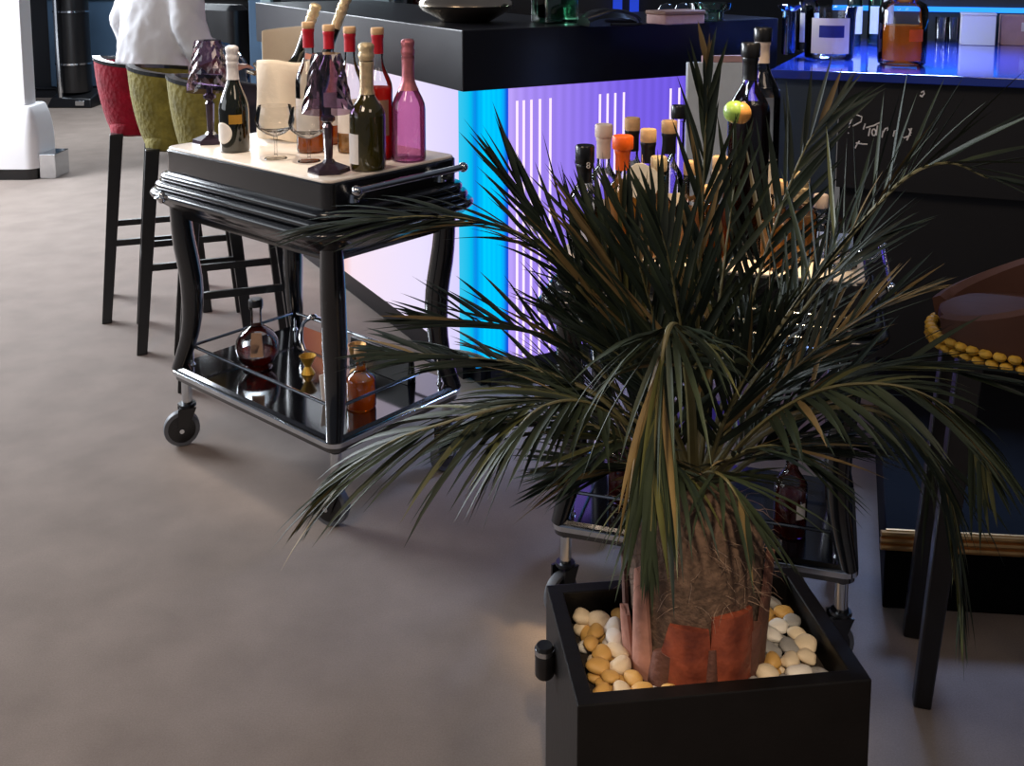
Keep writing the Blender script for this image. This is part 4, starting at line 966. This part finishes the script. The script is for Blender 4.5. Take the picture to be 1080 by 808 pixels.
def frond(pts, ll=.2, n=26, droop=.6, start=.3, ang=(62, 22), lift=.25, out=None, mats=('leaf', 'leaf_dark', 'leaf_yellow'), tan=.04, width=.0051, r0=.0075, one=0, seed=1):
    """pts: (u, v, depth) along the midrib, first one in the crown."""
    Rr = random.Random(seed)
    P = catmull([at_y(*q) for q in pts], 40)
    P = [p - Vector((TC.x, TC.y, SOIL)) for p in P]
    o_ = Vector(out) if out else Vector(((P[-1] - P[0]).x, (P[-1] - P[0]).y, 0))
    if o_.length < 1e-4: o_ = Vector((0, -1, 0))
    o_.normalize()
    a = MB(); a.tube(P, [r0 * (1 - .85 * (i / 39) ** .8) for i in range(40)], 6, (1.2, .7)); fr_ = a.build('frond', 'rachis', palm)
    b = MB()
    acc = [0.]
    for i in range(39): acc.append(acc[-1] + (P[i + 1] - P[i]).length)
    tot = acc[-1]
    n = int(n * 1.15); ll *= .88
    for k in range(n):
        s = start + (1 - start) * (k + .5) / n
        for sd in (-1, 1):
            if one and sd != one and Rr.random() < .7: continue
            ss = min(.999, s + Rr.uniform(-.3, .3) * (1 - start) / n)
            x = ss * tot; i = max(j for j in range(39) if acc[j] <= x); f_ = (x - acc[i]) / max(1e-6, acc[i + 1] - acc[i])
            p = P[i].lerp(P[i + 1], f_); T = (P[min(i + 2, 39)] - P[max(i - 1, 0)]).normalized()
            N = Vector((0, 0, 1)) * .9 - o_ * .6; N = (N - T * N.dot(T)).normalized(); S = T.cross(N).normalized()
            q = (ss - start) / (1 - start)
            an = rad(ang[0] + (ang[1] - ang[0]) * q + Rr.uniform(-9, 9))
            d = (T * math.cos(an) + S * sd * math.sin(an) + N * (lift + Rr.uniform(-.14, .14)) - Vector((0, 0, .075 * droop))).normalized()
            ln = ll * (.55 + .75 * math.sin(PI * min(1, .18 + .72 * q))) * Rr.uniform(.82, 1.12) * (.75 if q > .93 else 1)
            wd = width * Rr.uniform(.8, 1.15)
            wv_ = d.cross(N).normalized(); nv = wv_.cross(d).normalized(); tw = Rr.uniform(-.6, .6)
            wv_ = (wv_ * math.cos(tw) + nv * math.sin(tw)).normalized()
            b.cur = (1 if Rr.random() < .4 else (2 if Rr.random() < .2 else 0)) if Rr.random() > tan else 3
            V = []; step = ln / 5; pp_ = p.copy(); dd = d.copy()
            for j, wf in enumerate((.35, .9, 1, .8, .45, .02)):
                nv = wv_.cross(dd).normalized(); fold = nv * wd * wf * .45
                V += [pp_ + wv_ * wd * wf + fold, pp_, pp_ - wv_ * wd * wf + fold]
                pp_ = pp_ + dd * step; dd = (dd + Vector((0, 0, -droop * .28 * step * (1 + j)))).normalized()
            fs = []
            for j in range(5):
                fs += [(j * 3, j * 3 + 1, j * 3 + 4, j * 3 + 3), (j * 3 + 1, j * 3 + 2, j * 3 + 5, j * 3 + 4)]
            b.add(V, fs)
    bo = b.build('leaflets', [*mats, 'leaf_tan'], fr_, angle=80)
    return fr_
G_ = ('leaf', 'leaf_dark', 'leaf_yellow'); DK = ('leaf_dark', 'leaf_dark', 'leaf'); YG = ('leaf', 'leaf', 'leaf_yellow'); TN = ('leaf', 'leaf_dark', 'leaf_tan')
FRONDS = [
    # low left, drooping over the floor
    dict(pts=[(705, 520, 1.62), (650, 455, 1.6), (597, 418, 1.58), (537, 428, 1.56), (470, 446, 1.55), (405, 470, 1.55), (345, 520, 1.55)], ll=.21, n=32, droop=2.6, ang=(56, 10), lift=.05, mats=YG, start=.3),
    dict(pts=[(710, 520, 1.6), (670, 460, 1.55), (620, 425, 1.5), (570, 430, 1.46), (530, 470, 1.44)], ll=.17, n=20, droop=3, ang=(60, 20), lift=.0, mats=YG, start=.4),
    # left, above the previous
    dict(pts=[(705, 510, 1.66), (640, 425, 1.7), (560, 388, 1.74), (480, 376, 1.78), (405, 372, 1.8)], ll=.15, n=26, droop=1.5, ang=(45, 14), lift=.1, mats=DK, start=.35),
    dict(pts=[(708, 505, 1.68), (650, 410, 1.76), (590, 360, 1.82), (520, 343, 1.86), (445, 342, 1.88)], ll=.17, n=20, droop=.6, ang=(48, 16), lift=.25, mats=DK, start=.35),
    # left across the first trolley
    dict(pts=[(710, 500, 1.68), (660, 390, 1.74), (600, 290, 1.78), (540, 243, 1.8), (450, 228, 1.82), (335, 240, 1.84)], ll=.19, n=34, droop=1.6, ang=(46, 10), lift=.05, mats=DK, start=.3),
    # upper left
    dict(pts=[(712, 500, 1.7), (668, 390, 1.76), (612, 290, 1.8), (562, 222, 1.82), (535, 188, 1.83)], ll=.2, n=18, droop=.1, ang=(26, 8), lift=.1, mats=DK, start=.3, out=(-.3, 1, 0)),
    dict(pts=[(718, 500, 1.66), (690, 390, 1.7), (655, 300, 1.74), (622, 235, 1.78)], ll=.19, n=20, droop=.1, ang=(36, 10), lift=.1, mats=G_, start=.3, out=(-.2, 1, 0), tan=.2),
    dict(pts=[(722, 500, 1.62), (705, 400, 1.62), (680, 300, 1.66), (655, 220, 1.7)], ll=.16, n=18, droop=.1, ang=(32, 10), lift=.1, mats=TN, start=.3, out=(-.1, 1, 0)),
    # upright
    dict(pts=[(732, 495, 1.64), (735, 360, 1.64), (740, 230, 1.66), (745, 115, 1.68), (747, 62, 1.68)], ll=.13, n=20, droop=0, ang=(24, 6), lift=.05, mats=DK, start=.25, out=(0, 1, 0), tan=.25),
    dict(pts=[(728, 495, 1.6), (722, 380, 1.58), (706, 280, 1.6), (690, 220, 1.62)], ll=.15, n=18, droop=0, ang=(34, 10), lift=.1, mats=TN, start=.25, out=(0, 1, 0)),
    dict(pts=[(738, 495, 1.66), (752, 370, 1.7), (766, 260, 1.74), (778, 170, 1.78)], ll=.16, n=10, droop=0, ang=(34, 8), lift=.1, mats=G_, start=.25, out=(0, 1, 0)),
    # upper right
    dict(pts=[(742, 495, 1.66), (775, 380, 1.7), (810, 260, 1.74), (850, 155, 1.78), (885, 112, 1.8)], ll=.17, n=20, droop=.1, ang=(46, 12), lift=.1, mats=DK, start=.25, out=(.2, 1, 0)),
    dict(pts=[(742, 498, 1.6), (785, 400, 1.58), (840, 320, 1.57), (900, 245, 1.56), (955, 188, 1.54), (1000, 172, 1.52), (1042, 188, 1.5)], ll=.23, n=26, droop=.6, ang=(66, 34), lift=.32, mats=G_, start=.25, r0=.009, tan=.12),
    dict(pts=[(744, 500, 1.64), (790, 410, 1.68), (845, 330, 1.72), (895, 270, 1.75), (935, 245, 1.77)], ll=.17, n=14, droop=.4, ang=(48, 16), lift=.1, mats=DK, start=.3),
    dict(pts=[(744, 505, 1.6), (800, 430, 1.6), (860, 370, 1.6), (915, 330, 1.6), (965, 310, 1.6)], ll=.14, n=20, droop=.4, ang=(42, 14), lift=.1, mats=DK, start=.3, tan=.15),
    # right, arching down
    dict(pts=[(744, 515, 1.58), (795, 455, 1.53), (850, 418, 1.5), (905, 405, 1.47), (965, 412, 1.44), (1015, 445, 1.42), (1045, 500, 1.41)], ll=.17, n=30, droop=4, ang=(58, 18), lift=.05, mats=YG, start=.3),
    dict(pts=[(745, 515, 1.6), (810, 455, 1.58), (880, 430, 1.55), (940, 440, 1.53), (985, 480, 1.52), (1010, 560, 1.52), (1016, 650, 1.52)], ll=.16, n=28, droop=5, ang=(50, 14), lift=.0, mats=G_, start=.35),
    dict(pts=[(745, 510, 1.62), (830, 430, 1.64), (900, 392, 1.66), (970, 385, 1.66), (1040, 400, 1.66)], ll=.16, n=20, droop=.8, ang=(40, 16), lift=.2, mats=G_, start=.4, one=1),
    # towards the camera, hanging down in front
    dict(pts=[(732, 505, 1.58), (728, 420, 1.46), (718, 352, 1.36), (704, 350, 1.28), (693, 430, 1.245), (686, 560, 1.235)], ll=.18, n=34, droop=6, ang=(30, 6), lift=.0, mats=YG, start=.4, out=(0, -1, 0)),
    dict(pts=[(722, 520, 1.56), (712, 490, 1.48), (702, 490, 1.42), (692, 540, 1.385)], ll=.17, n=14, droop=7, ang=(30, 8), lift=.0, mats=G_, start=.3, out=(0, -1, 0)),
    dict(pts=[(735, 525, 1.56), (745, 500, 1.48), (765, 505, 1.42), (790, 545, 1.4)], ll=.16, n=12, droop=3, ang=(60, 14), lift=.0, mats=YG, start=.15, out=(.3, -1, 0)),
    dict(pts=[(735, 520, 1.58), (770, 485, 1.5), (815, 470, 1.45), (855, 490, 1.42)], ll=.15, n=13, droop=2, ang=(50, 18), lift=.0, mats=G_, start=.35, out=(.5, -1, 0)),
    dict(pts=[(725, 520, 1.58), (690, 480, 1.5), (650, 465, 1.45), (615, 485, 1.42)], ll=.15, n=13, droop=2, ang=(50, 18), lift=.0, mats=G_, start=.35, out=(-.5, -1, 0)),
    # dark low fronds on both sides of the crown
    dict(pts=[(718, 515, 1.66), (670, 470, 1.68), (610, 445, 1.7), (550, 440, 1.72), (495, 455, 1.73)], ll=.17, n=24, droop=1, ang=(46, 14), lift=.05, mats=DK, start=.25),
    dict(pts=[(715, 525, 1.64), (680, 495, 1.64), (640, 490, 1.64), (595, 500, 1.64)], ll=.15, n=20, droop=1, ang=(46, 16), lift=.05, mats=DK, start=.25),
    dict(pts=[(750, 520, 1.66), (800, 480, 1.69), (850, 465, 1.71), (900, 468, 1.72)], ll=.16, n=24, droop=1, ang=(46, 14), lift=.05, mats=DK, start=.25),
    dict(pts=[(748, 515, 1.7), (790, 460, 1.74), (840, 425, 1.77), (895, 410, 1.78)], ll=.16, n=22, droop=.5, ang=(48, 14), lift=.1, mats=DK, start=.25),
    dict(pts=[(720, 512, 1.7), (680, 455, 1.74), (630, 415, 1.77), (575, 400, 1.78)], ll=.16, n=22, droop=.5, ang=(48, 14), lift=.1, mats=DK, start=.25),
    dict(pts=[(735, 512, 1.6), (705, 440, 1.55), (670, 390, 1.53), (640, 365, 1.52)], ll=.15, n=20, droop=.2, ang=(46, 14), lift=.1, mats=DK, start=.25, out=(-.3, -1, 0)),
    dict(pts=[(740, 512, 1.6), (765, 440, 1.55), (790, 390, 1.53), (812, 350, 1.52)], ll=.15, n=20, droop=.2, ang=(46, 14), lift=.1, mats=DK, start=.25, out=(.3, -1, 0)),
    # filling fronds at the back of the crown
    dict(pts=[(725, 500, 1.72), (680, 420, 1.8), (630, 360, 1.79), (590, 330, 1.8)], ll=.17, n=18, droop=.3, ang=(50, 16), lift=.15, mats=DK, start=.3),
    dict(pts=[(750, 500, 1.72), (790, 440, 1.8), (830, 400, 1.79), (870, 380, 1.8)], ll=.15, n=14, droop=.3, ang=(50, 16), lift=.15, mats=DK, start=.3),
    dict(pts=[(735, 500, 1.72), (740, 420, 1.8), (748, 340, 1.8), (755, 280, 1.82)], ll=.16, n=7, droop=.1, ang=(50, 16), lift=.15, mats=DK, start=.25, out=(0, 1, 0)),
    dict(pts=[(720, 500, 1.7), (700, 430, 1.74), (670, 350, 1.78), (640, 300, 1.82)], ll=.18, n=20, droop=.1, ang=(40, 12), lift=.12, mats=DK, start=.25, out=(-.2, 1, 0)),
]
for i, fd_ in enumerate(FRONDS): frond(seed=100 + i, **fd_)

# ---------------------------------------------------------------- pebbles
def pebble_mesh(seed):
    bm = bmesh.new(); bmesh.ops.create_icosphere(bm, subdivisions=3, radius=1)
    rr = random.Random(seed); o = Vector((rr.random() * 9, rr.random() * 9, rr.random() * 9))
    for v in bm.verts: v.co *= 1 + .28 * noise.noise(v.co * .9 + o)
    me = bpy.data.meshes.new('pebble'); bm.to_mesh(me); bm.free(); me.shade_smooth(); return me
PM = {}
for k in ('ochre', 'cream', 'white', 'grey', 'dark'):
    for j in range(3):
        me = pebble_mesh(hash(k) % 97 * 0 + j * 13 + len(k)); me.materials.append(M['pebble_' + k]); PM[k, j] = me
placed = []
tl = Matrix.Rotation(-PRZ, 3, 'Z') @ (TC - PC)
tries = 0
while len(placed) < 170 and tries < 16000:
    tries += 1
    x, y = R.uniform(-hx + RT + .021, hx - RT - .021), R.uniform(-hy + RT + .0185, hy - RT - .0185)
    if math.hypot(x - tl.x, y - tl.y) < .124: continue
    lay = 0 if len(placed) < 85 else 1
    md = .0225 if lay == 0 else .026
    if any(l == lay and math.hypot(x - a_, y - b_) < md for a_, b_, l in placed):
        if lay == 0 and tries > 6000: lay = 1
        else: continue
        if any(l == lay and math.hypot(x - a_, y - b_) < .026 for a_, b_, l in placed): continue
    placed.append((x, y, lay))
    left = x < tl.x
    col = R.choice(('ochre', 'ochre', 'ochre', 'cream', 'cream', 'white')) if left else R.choice(('ochre', 'ochre', 'cream', 'white', 'grey', 'grey', 'dark', 'white'))
    o = bpy.data.objects.new('pebble', PM[col, R.randrange(3)]); C.objects.link(o)
    s = R.uniform(.0135, .018); sz = s * R.uniform(.55, .7)
    o.scale = (s * R.uniform(1, 1.3), s * R.uniform(.85, 1), sz)
    o.rotation_euler = (R.uniform(-.25, .25), R.uniform(-.25, .25), R.uniform(0, PI))
    q = PC + ux * x + uy * y; o.location = (q.x, q.y, SOIL + .008 + lay * .0165)
    tag(o, f"{dict(ochre='ochre yellow', cream='cream', white='whitish', grey='grey', dark='dark grey')[col]} pebble in the black planter, {'left' if left else 'right'} of the palm trunk", 'pebble', f"{col} pebbles {'left' if left else 'right'} of the trunk")
